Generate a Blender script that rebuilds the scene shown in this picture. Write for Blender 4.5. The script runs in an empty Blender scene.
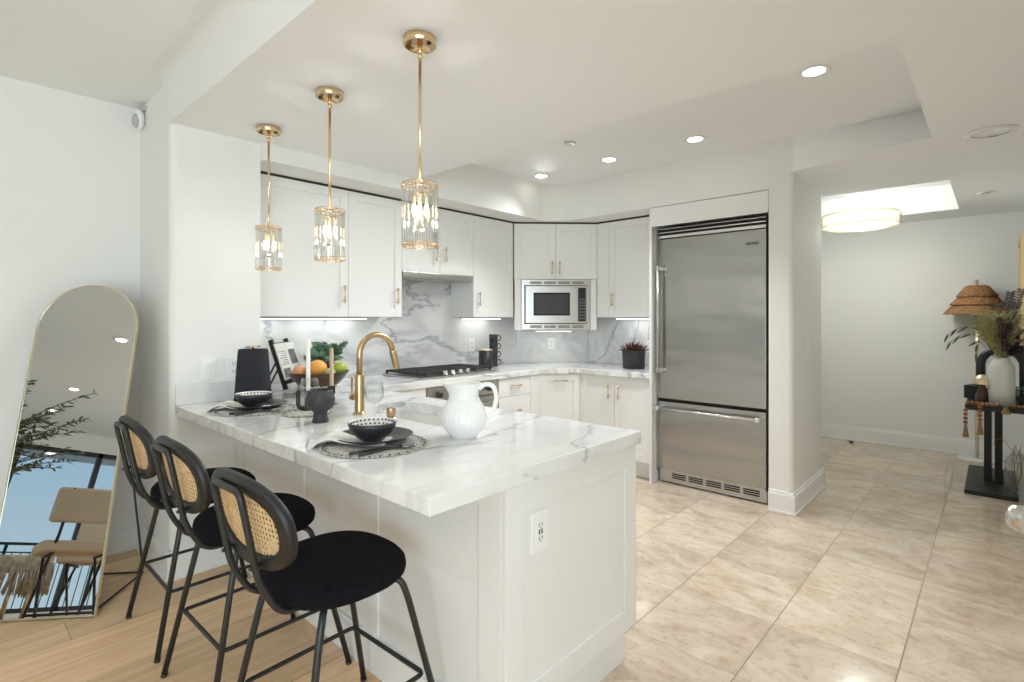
import bpy, bmesh, math, random
from mathutils import Vector, Matrix
random.seed(7)
PI = math.pi
S = bpy.context.scene
COL = S.collection

# ------------------------------------------------------------------ camera, world, light, exposure
cam = bpy.data.cameras.new('camera'); cam.sensor_width = 36.0
cam.lens = 36.0 * 528.0 / 1024.0; cam.shift_y = -22.0 / 1024.0; cam.clip_start = 0.02
cam_o = bpy.data.objects.new('camera', cam); COL.objects.link(cam_o)
cam_o.location = (0, 0, 1.37)
cam_o.rotation_euler = (PI / 2, 0, math.atan2(484, 528))
S.camera = cam_o

S.view_settings.view_transform = 'Standard'; S.view_settings.look = 'None'
S.view_settings.gamma = 1.0; S.view_settings.use_curve_mapping = False
S.view_settings.exposure = 1.02

W = bpy.data.worlds.new('world'); S.world = W; W.use_nodes = True
wn = W.node_tree; wn.nodes.clear()
tc = wn.nodes.new('ShaderNodeTexCoord'); sp = wn.nodes.new('ShaderNodeSeparateXYZ')
rp = wn.nodes.new('ShaderNodeValToRGB'); bg = wn.nodes.new('ShaderNodeBackground'); wo = wn.nodes.new('ShaderNodeOutputWorld')
wn.links.new(tc.outputs['Generated'], sp.inputs[0]); wn.links.new(sp.outputs['Z'], rp.inputs[0])
wn.links.new(rp.outputs[0], bg.inputs[0]); wn.links.new(bg.outputs[0], wo.inputs[0])
rp.color_ramp.elements[0].position = 0.0; rp.color_ramp.elements[0].color = (.72, .86, .93, 1)
rp.color_ramp.elements[1].position = 0.55; rp.color_ramp.elements[1].color = (.16, .42, .80, 1)
bg.inputs[1].default_value = 0.55

def area(name, loc, target, sx, sy, power, color=(1, 1, 1), shape='RECTANGLE'):
    l = bpy.data.lights.new(name, 'AREA'); l.shape = shape; l.size = sx; l.size_y = sy
    l.energy = power; l.color = color
    if shape == 'DISK': l.spread = math.radians(160)
    o = bpy.data.objects.new(name, l); COL.objects.link(o); o.location = loc
    d = Vector(target) - Vector(loc); o.rotation_euler = d.to_track_quat('-Z', 'Y').to_euler()
    return o
# soft fill lamp added at the unseen east glazing, standing in for daylight
area('east_fill_lamp', (2.14, -2.4, 1.35), (-2.2, -.9, 1.95), 4.4, 2.2, 88, (.86, .955, 1.0))
DOWN_W = 42; LIVING_W = 14
S.cycles.use_denoising = True
S.cycles.max_bounces = 10; S.cycles.diffuse_bounces = 6; S.cycles.glossy_bounces = 6
S.cycles.transmission_bounces = 8; S.cycles.transparent_max_bounces = 24
S.cycles.caustics_reflective = False; S.cycles.caustics_refractive = False
S.cycles.sample_clamp_indirect = 6.0

# ------------------------------------------------------------------ materials
def nt(name):
    m = bpy.data.materials.new(name); m.use_nodes = True
    n = m.node_tree; b = n.nodes['Principled BSDF']; return m, n, b
def link(n, a, b): n.links.new(a, b)
def plain(name, col, rough=.5, metal=0.0, bump=0.0, bscale=60, coat=0.0, sheen=0.0, var=0.0, vscale=8, spec=None, aniso=None):
    m, n, b = nt(name)
    b.inputs['Base Color'].default_value = (*col, 1); b.inputs['Roughness'].default_value = rough
    b.inputs['Metallic'].default_value = metal; b.inputs['Coat Weight'].default_value = coat
    b.inputs['Sheen Weight'].default_value = sheen
    if spec is not None: b.inputs['Specular IOR Level'].default_value = spec
    t = n.nodes.new('ShaderNodeTexCoord')
    if bump:
        x = n.nodes.new('ShaderNodeTexNoise'); x.inputs['Scale'].default_value = bscale; x.inputs['Detail'].default_value = 4
        bp = n.nodes.new('ShaderNodeBump'); bp.inputs['Strength'].default_value = bump; bp.inputs['Distance'].default_value = .01
        link(n, t.outputs['Object'], x.inputs['Vector']); link(n, x.outputs['Fac'], bp.inputs['Height']); link(n, bp.outputs[0], b.inputs['Normal'])
    if var:
        x = n.nodes.new('ShaderNodeTexNoise'); x.inputs['Scale'].default_value = vscale; x.inputs['Detail'].default_value = 5
        r = n.nodes.new('ShaderNodeValToRGB')
        r.color_ramp.elements[0].position = .3; r.color_ramp.elements[1].position = .7
        r.color_ramp.elements[0].color = (*[c * (1 - var) for c in col], 1)
        r.color_ramp.elements[1].color = (*[min(1, c * (1 + var)) for c in col], 1)
        link(n, t.outputs['Object'], x.inputs['Vector']); link(n, x.outputs['Fac'], r.inputs[0]); link(n, r.outputs[0], b.inputs['Base Color'])
    return m
def emit(name, col, s):
    m, n, b = nt(name)
    b.inputs['Base Color'].default_value = (*col, 1); b.inputs['Emission Color'].default_value = (*col, 1); b.inputs['Emission Strength'].default_value = s
    return m
def math_node(n, op, a, bv=None, c=None):
    x = n.nodes.new('ShaderNodeMath'); x.operation = op
    for i, v in enumerate((a, bv, c)):
        if v is None: continue
        if isinstance(v, (int, float)): x.inputs[i].default_value = v
        else: link(n, v, x.inputs[i])
    return x.outputs[0]
def marble(name, scale, amount, rot, rough=.16, base=(.80, .80, .79)):
    m, n, b = nt(name)
    t = n.nodes.new('ShaderNodeTexCoord'); mp = n.nodes.new('ShaderNodeMapping')
    mp.inputs['Rotation'].default_value = rot; mp.inputs['Scale'].default_value = (scale, scale * .38, scale * .75)
    link(n, t.outputs['Object'], mp.inputs['Vector'])
    def vein(off, sc, width, dist):
        ad = n.nodes.new('ShaderNodeVectorMath'); ad.operation = 'ADD'; ad.inputs[1].default_value = (off, off * 1.7, -off)
        link(n, mp.outputs[0], ad.inputs[0])
        x = n.nodes.new('ShaderNodeTexNoise'); x.inputs['Scale'].default_value = sc; x.inputs['Detail'].default_value = 7
        x.inputs['Roughness'].default_value = .55; x.inputs['Distortion'].default_value = dist
        link(n, ad.outputs[0], x.inputs['Vector'])
        d = math_node(n, 'ABSOLUTE', math_node(n, 'SUBTRACT', x.outputs['Fac'], .5))
        mr = n.nodes.new('ShaderNodeMapRange'); mr.inputs['From Min'].default_value = 0; mr.inputs['From Max'].default_value = width
        mr.inputs['To Min'].default_value = 1; mr.inputs['To Max'].default_value = 0; mr.interpolation_type = 'SMOOTHSTEP'
        link(n, d, mr.inputs['Value']); return mr.outputs[0]
    v1 = vein(0, 1.0, .03, .6); v2 = vein(5.3, 1.7, .10, 1.0); v3 = vein(11.1, .7, .012, .4)
    k = n.nodes.new('ShaderNodeTexNoise'); k.inputs['Scale'].default_value = 1.3; k.inputs['Detail'].default_value = 3
    link(n, mp.outputs[0], k.inputs['Vector'])
    mk = n.nodes.new('ShaderNodeMapRange'); mk.inputs['From Min'].default_value = .42; mk.inputs['From Max'].default_value = .68
    link(n, k.outputs['Fac'], mk.inputs['Value'])
    f = math_node(n, 'ADD', math_node(n, 'MULTIPLY', v1, .55), math_node(n, 'MULTIPLY', v2, .42))
    f = math_node(n, 'MULTIPLY', f, math_node(n, 'ADD', math_node(n, 'MULTIPLY', mk.outputs[0], .85), .15))
    f = math_node(n, 'ADD', f, math_node(n, 'MULTIPLY', v3, .55))
    f = math_node(n, 'MULTIPLY', f, amount); f = math_node(n, 'MINIMUM', f, .9)
    mx = n.nodes.new('ShaderNodeMix'); mx.data_type = 'RGBA'
    mx.inputs['A'].default_value = (*base, 1); mx.inputs['B'].default_value = (.27, .29, .33, 1)
    link(n, f, mx.inputs['Factor']); link(n, mx.outputs['Result'], b.inputs['Base Color'])
    b.inputs['Roughness'].default_value = rough
    return m
def tile_mat():
    m, n, b = nt('travertine_tile')
    t = n.nodes.new('ShaderNodeTexCoord'); s = n.nodes.new('ShaderNodeSeparateXYZ'); link(n, t.outputs['Object'], s.inputs[0])
    px, py, ox, oy = .4575, .4685, -.28, 2.078
    fx = math_node(n, 'DIVIDE', math_node(n, 'SUBTRACT', s.outputs['X'], ox), px)
    fy = math_node(n, 'DIVIDE', math_node(n, 'SUBTRACT', s.outputs['Y'], oy), py)
    ix, iy = math_node(n, 'FLOOR', fx), math_node(n, 'FLOOR', fy)
    def edge(f, per, w):
        a = math_node(n, 'FRACT', f); a = math_node(n, 'MINIMUM', a, math_node(n, 'SUBTRACT', 1.0, a))
        return math_node(n, 'LESS_THAN', math_node(n, 'MULTIPLY', a, per), w)
    g = math_node(n, 'MAXIMUM', edge(fx, px, .0026), math_node(n, 'MULTIPLY', edge(fy, py, .0018), .8))
    cmb = n.nodes.new('ShaderNodeCombineXYZ'); link(n, ix, cmb.inputs[0]); link(n, iy, cmb.inputs[1])
    wn_ = n.nodes.new('ShaderNodeTexWhiteNoise'); link(n, cmb.outputs[0], wn_.inputs['Vector'])
    # per tile offset of the stone pattern
    sc = n.nodes.new('ShaderNodeVectorMath'); sc.operation = 'SCALE'; sc.inputs['Scale'].default_value = 9.0; link(n, wn_.outputs['Color'], sc.inputs[0])
    ad = n.nodes.new('ShaderNodeVectorMath'); ad.operation = 'ADD'; link(n, t.outputs['Object'], ad.inputs[0]); link(n, sc.outputs[0], ad.inputs[1])
    mp = n.nodes.new('ShaderNodeMapping'); mp.inputs['Scale'].default_value = (2.2, 3.8, 3); mp.inputs['Rotation'].default_value = (0, 0, .12)
    link(n, ad.outputs[0], mp.inputs['Vector'])
    a = n.nodes.new('ShaderNodeTexNoise'); a.inputs['Scale'].default_value = 1.6; a.inputs['Detail'].default_value = 8; a.inputs['Roughness'].default_value = .62; a.inputs['Distortion'].default_value = 1.2
    link(n, mp.outputs[0], a.inputs['Vector'])
    r = n.nodes.new('ShaderNodeValToRGB'); e = r.color_ramp.elements
    e[0].position = .26; e[0].color = (.44, .345, .25, 1); e[1].position = .74; e[1].color = (.72, .63, .54, 1)
    q = r.color_ramp.elements.new(.5); q.color = (.59, .485, .375, 1)
    link(n, a.outputs['Fac'], r.inputs[0])
    c = n.nodes.new('ShaderNodeTexNoise'); c.inputs['Scale'].default_value = 30; c.inputs['Detail'].default_value = 6; link(n, ad.outputs[0], c.inputs['Vector'])
    rr = n.nodes.new('ShaderNodeValToRGB'); rr.color_ramp.elements[0].position = .33; rr.color_ramp.elements[1].position = .46
    rr.color_ramp.elements[0].color = (.86, .81, .76, 1); rr.color_ramp.elements[1].color = (1, 1, 1, 1); link(n, c.outputs['Fac'], rr.inputs[0])
    mu = n.nodes.new('ShaderNodeMix'); mu.data_type = 'RGBA'; mu.blend_type = 'MULTIPLY'; mu.inputs['Factor'].default_value = .8
    link(n, r.outputs[0], mu.inputs['A']); link(n, rr.outputs[0], mu.inputs['B'])
    hv = n.nodes.new('ShaderNodeHueSaturation'); link(n, mu.outputs['Result'], hv.inputs['Color'])
    link(n, math_node(n, 'ADD', math_node(n, 'MULTIPLY', wn_.outputs['Value'], .20), .86), hv.inputs['Value'])
    gm = n.nodes.new('ShaderNodeMix'); gm.data_type = 'RGBA'; gm.inputs['B'].default_value = (.25, .19, .13, 1)
    link(n, g, gm.inputs['Factor']); link(n, hv.outputs[0], gm.inputs['A']); link(n, gm.outputs['Result'], b.inputs['Base Color'])
    link(n, math_node(n, 'ADD', math_node(n, 'MULTIPLY', g, .5), math_node(n, 'ADD', math_node(n, 'MULTIPLY', c.outputs['Fac'], .10), .06)), b.inputs['Roughness'])
    return m
def plank_mat(name, w=.19, length=1.9):
    m, n, b = nt(name)
    t = n.nodes.new('ShaderNodeTexCoord'); s = n.nodes.new('ShaderNodeSeparateXYZ'); link(n, t.outputs['Object'], s.inputs[0])
    fx = math_node(n, 'DIVIDE', math_node(n, 'ADD', s.outputs['X'], .06), w); ix = math_node(n, 'FLOOR', fx)
    w1 = n.nodes.new('ShaderNodeTexWhiteNoise'); w1.noise_dimensions = '1D'; link(n, ix, w1.inputs['W'])
    fy = math_node(n, 'ADD', math_node(n, 'DIVIDE', s.outputs['Y'], length), w1.outputs['Value']); iy = math_node(n, 'FLOOR', fy)
    def edge(f, per, wd):
        a = math_node(n, 'FRACT', f); a = math_node(n, 'MINIMUM', a, math_node(n, 'SUBTRACT', 1.0, a))
        return math_node(n, 'LESS_THAN', math_node(n, 'MULTIPLY', a, per), wd)
    g = math_node(n, 'MAXIMUM', edge(fx, w, .0013), edge(fy, length, .0013))
    cmb = n.nodes.new('ShaderNodeCombineXYZ'); link(n, ix, cmb.inputs[0]); link(n, iy, cmb.inputs[1])
    w2 = n.nodes.new('ShaderNodeTexWhiteNoise'); link(n, cmb.outputs[0], w2.inputs['Vector'])
    sc = n.nodes.new('ShaderNodeVectorMath'); sc.operation = 'SCALE'; sc.inputs['Scale'].default_value = 6.0; link(n, w2.outputs['Color'], sc.inputs[0])
    ad = n.nodes.new('ShaderNodeVectorMath'); ad.operation = 'ADD'; link(n, t.outputs['Object'], ad.inputs[0]); link(n, sc.outputs[0], ad.inputs[1])
    mp = n.nodes.new('ShaderNodeMapping'); mp.inputs['Scale'].default_value = (16, 1.1, 5); link(n, ad.outputs[0], mp.inputs['Vector'])
    a = n.nodes.new('ShaderNodeTexNoise'); a.inputs['Scale'].default_value = 1.5; a.inputs['Detail'].default_value = 6; a.inputs['Distortion'].default_value = .5
    link(n, mp.outputs[0], a.inputs['Vector'])
    r = n.nodes.new('ShaderNodeValToRGB'); e = r.color_ramp.elements
    e[0].position = .25; e[0].color = (.62, .40, .22, 1); e[1].position = .75; e[1].color = (.86, .62, .39, 1)
    link(n, a.outputs['Fac'], r.inputs[0])
    hv = n.nodes.new('ShaderNodeHueSaturation'); link(n, r.outputs[0], hv.inputs['Color'])
    link(n, math_node(n, 'ADD', math_node(n, 'MULTIPLY', w2.outputs['Value'], .34), .84), hv.inputs['Value'])
    gm = n.nodes.new('ShaderNodeMix'); gm.data_type = 'RGBA'; gm.inputs['B'].default_value = (.30, .19, .11, 1)
    link(n, g, gm.inputs['Factor']); link(n, hv.outputs[0], gm.inputs['A']); link(n, gm.outputs['Result'], b.inputs['Base Color'])
    b.inputs['Roughness'].default_value = .38
    return m
def steel_mat(name, col=(.50, .50, .49), rough=.27, wave=.0):
    m, n, b = nt(name)
    b.inputs['Base Color'].default_value = (*col, 1); b.inputs['Metallic'].default_value = 1; b.inputs['Roughness'].default_value = rough
    t = n.nodes.new('ShaderNodeTexCoord')
    mp = n.nodes.new('ShaderNodeMapping'); mp.inputs['Scale'].default_value = (3, 3, 420); link(n, t.outputs['Object'], mp.inputs['Vector'])
    x = n.nodes.new('ShaderNodeTexNoise'); x.inputs['Scale'].default_value = 1.0; x.inputs['Detail'].default_value = 2; link(n, mp.outputs[0], x.inputs['Vector'])
    bp = n.nodes.new('ShaderNodeBump'); bp.inputs['Strength'].default_value = .05; bp.inputs['Distance'].default_value = .002
    link(n, x.outputs['Fac'], bp.inputs['Height'])
    if wave:
        mq = n.nodes.new('ShaderNodeMapping'); mq.inputs['Scale'].default_value = (.8, 1, 3.2); link(n, t.outputs['Object'], mq.inputs['Vector'])
        y = n.nodes.new('ShaderNodeTexNoise'); y.inputs['Scale'].default_value = 1.3; y.inputs['Detail'].default_value = 1; link(n, mq.outputs[0], y.inputs['Vector'])
        b2 = n.nodes.new('ShaderNodeBump'); b2.inputs['Strength'].default_value = 1; b2.inputs['Distance'].default_value = wave
        link(n, y.outputs['Fac'], b2.inputs['Height']); link(n, b2.outputs[0], bp.inputs['Normal'])
    link(n, bp.outputs[0], b.inputs['Normal'])
    return m
def glass_mat(name, tint=(1, 1, 1), gloss=.12, rough=0.0, ior=1.45, opaq=0.0):
    m, n, b = nt(name); n.nodes.remove(b); out = n.nodes['Material Output']
    tr = n.nodes.new('ShaderNodeBsdfTransparent'); tr.inputs[0].default_value = (*tint, 1)
    gl = n.nodes.new('ShaderNodeBsdfGlossy'); gl.inputs['Roughness'].default_value = rough
    lw = n.nodes.new('ShaderNodeLayerWeight'); lw.inputs['Blend'].default_value = gloss
    f = math_node(n, 'MINIMUM', math_node(n, 'ADD', math_node(n, 'MULTIPLY', lw.outputs['Facing'], 1.0), opaq), 1.0)
    mx = n.nodes.new('ShaderNodeMixShader'); link(n, f, mx.inputs[0]); link(n, tr.outputs[0], mx.inputs[1]); link(n, gl.outputs[0], mx.inputs[2])
    link(n, mx.outputs[0], out.inputs[0]); return m

M = dict(
    wall=plain('painted_wall', (.80, .80, .775), .75, bump=.03, bscale=180),
    ceil=plain('painted_ceiling', (.86, .875, .875), .85),
    trim=plain('white_trim_paint', (.84, .84, .83), .35),
    cab=plain('white_cabinet_lacquer', (.80, .80, .785), .38),
    cabin=plain('cabinet_inside', (.60, .60, .59), .6),
    marble=marble('white_veined_marble', 1.9, .95, (.0, .0, .95), .10),
    splash=marble('veined_marble_splashback', 1.4, 1.05, (.75, .75, .2), .14, (.72, .72, .715)),
    tile=tile_mat(), wood=plank_mat('oak_planks'),
    steel=steel_mat('brushed_steel', (.40, .395, .38), .24, .016), steel2=steel_mat('satin_steel', (.55, .54, .52), .3),
    chrome=plain('polished_steel', (.75, .75, .74), .12, 1), nickel=plain('satin_nickel', (.62, .60, .57), .25, 1),
    brass=plain('brushed_brass', (.56, .39, .22), .3, 1), gold=plain('polished_gold', (.80, .60, .36), .22, 1),
    champagne=plain('champagne_metal', (.80, .70, .50), .3, 1),
    black=plain('black_metal', (.018, .018, .018), .42), blackp=plain('black_plastic', (.02, .02, .022), .3),
    blackw=plain('black_stained_wood', (.010, .0095, .0095), .45, bump=.1, bscale=30),
    boucle=plain('black_boucle', (.007, .006, .009), .95, bump=.9, bscale=140, spec=.15),
    cane=plain('woven_cane', (.70, .50, .27), .55, var=.15, vscale=60),
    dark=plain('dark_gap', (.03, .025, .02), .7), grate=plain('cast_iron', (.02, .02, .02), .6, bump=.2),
    ceramic=plain('white_ceramic', (.86, .86, .84), .18), blackc=plain('matte_black_ceramic', (.022, .023, .026), .38, bump=.12, bscale=90),
    stone=plain('speckled_black_stone', (.035, .035, .038), .55, bump=.5, bscale=70, var=.4, vscale=120),
    linen=plain('white_linen', (.80, .78, .74), .9, bump=.3, bscale=260),
    mat=plain('woven_grey_white_straw', (.62, .60, .56), .95, bump=1.0, bscale=220, var=.45, vscale=150),
    matb=plain('woven_black_edge', (.06, .06, .06), .95),
    dfab=plain('charcoal_fabric', (.035, .036, .042), .95, bump=.6, bscale=240, spec=.2),
    wbowl=plain('dark_walnut', (.060, .028, .016), .28, var=.3, vscale=30),
    peach=plain('peach_skin', (.80, .36, .16), .5, var=.25, vscale=14), orange=plain('orange_skin', (.85, .40, .08), .45, bump=.25, bscale=120, var=.15, vscale=10),
    green=plain('green_apple_skin', (.38, .46, .07), .3, var=.2, vscale=10), lime=plain('pale_green_skin', (.40, .52, .22), .35, var=.15, vscale=12), plum=plain('dark_plum_skin', (.03, .03, .04), .4),
    leaf=plain('green_leaf', (.10, .19, .12), .5, var=.4, vscale=25), olive=plain('olive_leaf', (.10, .12, .07), .6, var=.35, vscale=20),
    dry=plain('dusky_dried_leaf', (.13, .10, .105), .7, var=.4, vscale=30), moss=plain('mossy_dried_grass', (.40, .37, .17), .8, var=.4, vscale=40),
    stem=plain('thin_stem', (.12, .10, .05), .8), bark=plain('tree_bark', (.12, .09, .06), .9, bump=.6, bscale=50),
    succ=plain('red_brown_succulent', (.10, .025, .022), .5, var=.4, vscale=30),
    wax=plain('white_wax', (.85, .83, .78), .5), waxb=plain('beige_wax', (.52, .38, .24), .5),
    page=plain('printed_page', (.74, .73, .70), .6, var=.0), ink=plain('page_picture', (.16, .15, .13), .6, var=.6, vscale=35),
    bead=plain('brown_wood_bead', (.30, .13, .055), .45, var=.35, vscale=18), jute=plain('jute_tassel', (.32, .20, .10), .95, bump=.8, bscale=150),
    rattan=plain('thatched_rattan', (.36, .18, .075), .85, bump=.8, bscale=90, var=.45, vscale=45),
    walnut=plain('turned_walnut', (.07, .03, .017), .4), vase=plain('chalky_white_ceramic', (.74, .74, .72), .8, bump=.3, bscale=50),
    beige=plain('beige_upholstery', (.60, .51, .40), .95, bump=.5, bscale=160), shag=plain('shaggy_woven_throw', (.50, .44, .36), 1.0, bump=1, bscale=80, var=.3, vscale=30),
    tan=plain('tan_wood', (.35, .19, .09), .5, var=.2), concrete=plain('balcony_concrete', (.42, .42, .41), .8, var=.1),
    glass=glass_mat('clear_glass', (.97, .98, .98), .18), pane=glass_mat('window_pane', (.92, .96, .97), .06),
    crystal=glass_mat('cut_crystal', (.975, .975, .965), .28, .02, opaq=.05),
    mirror=plain('mirror_silver', (.60, .62, .62), .0, 1), screen=plain('black_glass', (.018, .02, .024), .08),
    ovenwin=plain('smoked_glass', (.055, .055, .06), .1), keypad=plain('keypad_print', (.10, .11, .13), .4, var=.5, vscale=90),
    ventgrey=plain('vent_shadow', (.22, .21, .19), .5), grey=plain('grey_plastic', (.45, .45, .44), .5), outlet=plain('outlet_plastic', (.86, .86, .85), .3),
    hole=plain('slot_black', (.01, .01, .01), .8),
    bulb=emit('warm_bulb', (1.0, .74, .46), 5), led=emit('led_strip', (.97, 1.0, .97), 1.7), down=emit('downlight_lens', (1.0, .98, .92), 5),
    chand=emit('lit_crystal', (1.0, .90, .66), .8), dome=emit('lit_dome_glass', (1.0, .9, .7), 1.2),
    marbleb=plain('white_marble_base', (.78, .77, .74), .3, var=.05),
)

# ------------------------------------------------------------------ mesh builder
def frame(t):
    t = t.normalized(); a = Vector((0, 0, 1)) if abs(t.z) < .9 else Vector((1, 0, 0))
    u = t.cross(a).normalized(); return u, t.cross(u).normalized()
class MB:
    def __init__(s): s.b = bmesh.new()
    def box(s, x0, x1, y0, y1, z0, z1, bev=0.0, seg=2):
        return s.obox((0, 0), (1, 0), (0, 1), x0, x1, y0, y1, z0, z1, bev, seg)
    def obox(s, o, u, n, a0, a1, d0, d1, z0, z1, bev=0.0, seg=2):
        t = bmesh.new(); vs = []
        for z in (z0, z1):
            for a, d in ((a0, d0), (a1, d0), (a1, d1), (a0, d1)):
                vs.append(t.verts.new((o[0] + u[0] * a + n[0] * d, o[1] + u[1] * a + n[1] * d, z)))
        for f in ((0, 3, 2, 1), (4, 5, 6, 7), (0, 1, 5, 4), (1, 2, 6, 5), (2, 3, 7, 6), (3, 0, 4, 7)): t.faces.new([vs[i] for i in f])
        bmesh.ops.recalc_face_normals(t, faces=t.faces)
        if bev: bmesh.ops.bevel(t, geom=t.edges[:], offset=bev, segments=seg, profile=.6, affect='EDGES')
        s.add(t); return s
    def add(s, t, mat=None):
        mp = {}
        for v in t.verts: mp[v] = s.b.verts.new(v.co if mat is None else mat @ v.co)
        for f in t.faces:
            try: g = s.b.faces.new([mp[v] for v in f.verts]); g.smooth = f.smooth
            except ValueError: pass
        t.free(); return s
    def lathe(s, prof, c=(0, 0, 0), seg=32, cap=True, ribs=0, amp=0.0, mat=None, rfun=None):
        t = bmesh.new(); rings = []
        for r, z in prof:
            if r < 1e-6: rings.append([t.verts.new((c[0], c[1], c[2] + z))]); continue
            ring = []
            for i in range(seg):
                a = 2 * PI * i / seg; rr = r * (1 + amp * math.cos(ribs * a)) if ribs else r
                if rfun: rr = rfun(r, z, a)
                ring.append(t.verts.new((c[0] + rr * math.cos(a), c[1] + rr * math.sin(a), c[2] + z)))
            rings.append(ring)
        for A, B in zip(rings, rings[1:]):
            if len(A) == 1 and len(B) == 1: continue
            for i in range(seg):
                j = (i + 1) % seg
                if len(A) == 1: f = t.faces.new((A[0], B[i], B[j]))
                elif len(B) == 1: f = t.faces.new((A[i], A[j], B[0]))
                else: f = t.faces.new((A[i], A[j], B[j], B[i]))
                f.smooth = True
        if cap:
            if len(rings[0]) > 1: t.faces.new(rings[0][::-1])
            if len(rings[-1]) > 1: t.faces.new(rings[-1])
        s.add(t, mat); return s
    def tube(s, pts, r, seg=10, closed=False, rs=None):
        pts = [Vector(p) for p in pts]; t = bmesh.new(); rings = []; n = len(pts); u = None
        for i, p in enumerate(pts):
            a = pts[i - 1] if (i or closed) else p; b = pts[(i + 1) % n] if (i < n - 1 or closed) else p
            d = (b - a).normalized()
            if u is None: u, _ = frame(d)
            u = (u - d * u.dot(d)).normalized(); w = d.cross(u)
            rr = rs[i] if rs else r
            rings.append([t.verts.new(p + u * rr * math.cos(2 * PI * k / seg) + w * rr * math.sin(2 * PI * k / seg)) for k in range(seg)])
        m = n if closed else n - 1
        for i in range(m):
            A, B = rings[i], rings[(i + 1) % n]
            for k in range(seg):
                f = t.faces.new((A[k], A[(k + 1) % seg], B[(k + 1) % seg], B[k])); f.smooth = True
        if not closed: t.faces.new(rings[0][::-1]); t.faces.new(rings[-1])
        s.add(t); return s
    def ball(s, c, r, seg=16, sc=(1, 1, 1), rot=None):
        t = bmesh.new(); bmesh.ops.create_uvsphere(t, u_segments=seg, v_segments=max(6, seg // 2 + 2), radius=r)
        for f in t.faces: f.smooth = True
        m = Matrix.Translation(c) @ (rot.to_4x4() if rot else Matrix.Identity(4)) @ Matrix.Diagonal((*sc, 1))
        s.add(t, m); return s
    def prism(s, outer, z0, z1, holes=()):
        t = bmesh.new(); loops = []; es = []
        for L in [outer, *holes]:
            v = [t.verts.new((x, y, z1)) for x, y in L]; loops.append(v)
            es += [t.edges.new((v[i], v[(i + 1) % len(v)])) for i in range(len(v))]
        bmesh.ops.triangle_fill(t, edges=es, use_beauty=True, normal=(0, 0, 1))
        top = t.faces[:]; mp = {v: t.verts.new((v.co.x, v.co.y, z0)) for L in loops for v in L}
        for f in top: t.faces.new([mp[v] for v in f.verts][::-1])
        for L in loops:
            for i in range(len(L)):
                a, b = L[i], L[(i + 1) % len(L)]; t.faces.new((a, b, mp[b], mp[a]))
        bmesh.ops.recalc_face_normals(t, faces=t.faces); s.add(t); return s
    def extr(s, poly, axis, a0, a1, smooth=False):
        """profile poly [(p,q)] extruded along axis 'x' (p=y,q=z) or 'y' (p=x,q=z)"""
        t = bmesh.new()
        P = lambda a, p, q: (a, p, q) if axis == 'x' else (p, a, q)
        A = [t.verts.new(P(a0, p, q)) for p, q in poly]; B = [t.verts.new(P(a1, p, q)) for p, q in poly]
        for i in range(len(poly)):
            j = (i + 1) % len(poly); f = t.faces.new((A[i], A[j], B[j], B[i])); f.smooth = smooth
        t.faces.new(A[::-1]); t.faces.new(B); bmesh.ops.recalc_face_normals(t, faces=t.faces); s.add(t); return s
    def face(s, pts, smooth=False):
        f = s.b.faces.new([s.b.verts.new(p) for p in pts]); f.smooth = smooth; return s
    def leaf(s, p, d, nrm, L, w, curl=.15, n=4):
        d = Vector(d).normalized(); nrm = Vector(nrm); sd = d.cross(nrm).normalized(); up = sd.cross(d)
        L_, R_ = [], []; p = Vector(p); mid = []
        for i in range(n + 1):
            f = i / n; ww = w * math.sin(PI * min(.999, max(.04, f ** .8))) / 2
            c = p + d * L * f + up * (-curl * L * f * f)
            L_.append(s.b.verts.new(c + sd * ww + up * ww * .3)); R_.append(s.b.verts.new(c - sd * ww + up * ww * .3)); mid.append(s.b.verts.new(c))
        for i in range(n):
            for A, B in ((L_, mid), (mid, R_)):
                f = s.b.faces.new((A[i], B[i], B[i + 1], A[i + 1])); f.smooth = True
        return s
def mw(o):
    m = o.matrix_basis.copy()
    while o.parent: o = o.parent; m = o.matrix_basis @ m
    return m
def put(name, mb, mat, parent=None, world=True, solid=0.0, sub=0, bevel=0.0, label=None):
    me = bpy.data.meshes.new(name); b = mb.b
    if parent is None:
        xs = [v.co for v in b.verts]; c = Vector(((min(v.x for v in xs) + max(v.x for v in xs)) / 2, (min(v.y for v in xs) + max(v.y for v in xs)) / 2, min(v.z for v in xs)))
    if parent is not None and world: bmesh.ops.transform(b, matrix=mw(parent).inverted(), verts=b.verts)
    b.to_mesh(me); b.free(); me.materials.append(M[mat])
    o = bpy.data.objects.new(name, me); COL.objects.link(o); o.parent = parent
    if parent is None and not name.startswith(('floor', 'ceiling', 'wall', 'backsplash', 'countertop')):
        me.transform(Matrix.Translation(-c)); o.location = c
    if solid: md = o.modifiers.new('solid', 'SOLIDIFY'); md.thickness = solid; md.offset = 0
    if sub: md = o.modifiers.new('sub', 'SUBSURF'); md.levels = sub; md.render_levels = sub
    if bevel: md = o.modifiers.new('bev', 'BEVEL'); md.width = bevel; md.segments = 2; md.limit_method = 'ANGLE'; md.angle_limit = .6
    if label: o['label'] = label
    return o
def tag(o, label, cat, group=None, kind=None):
    o['label'] = label; o['category'] = cat
    if group: o['group'] = group
    if kind: o['kind'] = kind
    return o
def thing(name, label, cat, loc=(0, 0, 0), rz=0.0, group=None):
    o = bpy.data.objects.new(name, None); COL.objects.link(o); o.location = loc; o.rotation_euler = (0, 0, rz)
    o.empty_display_size = .05
    return tag(o, label, cat, group)
def struct(name, mb, mat, parent=None, **k):
    o = put(name, mb, mat, parent, **k); o['kind'] = 'structure'; return o
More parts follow.
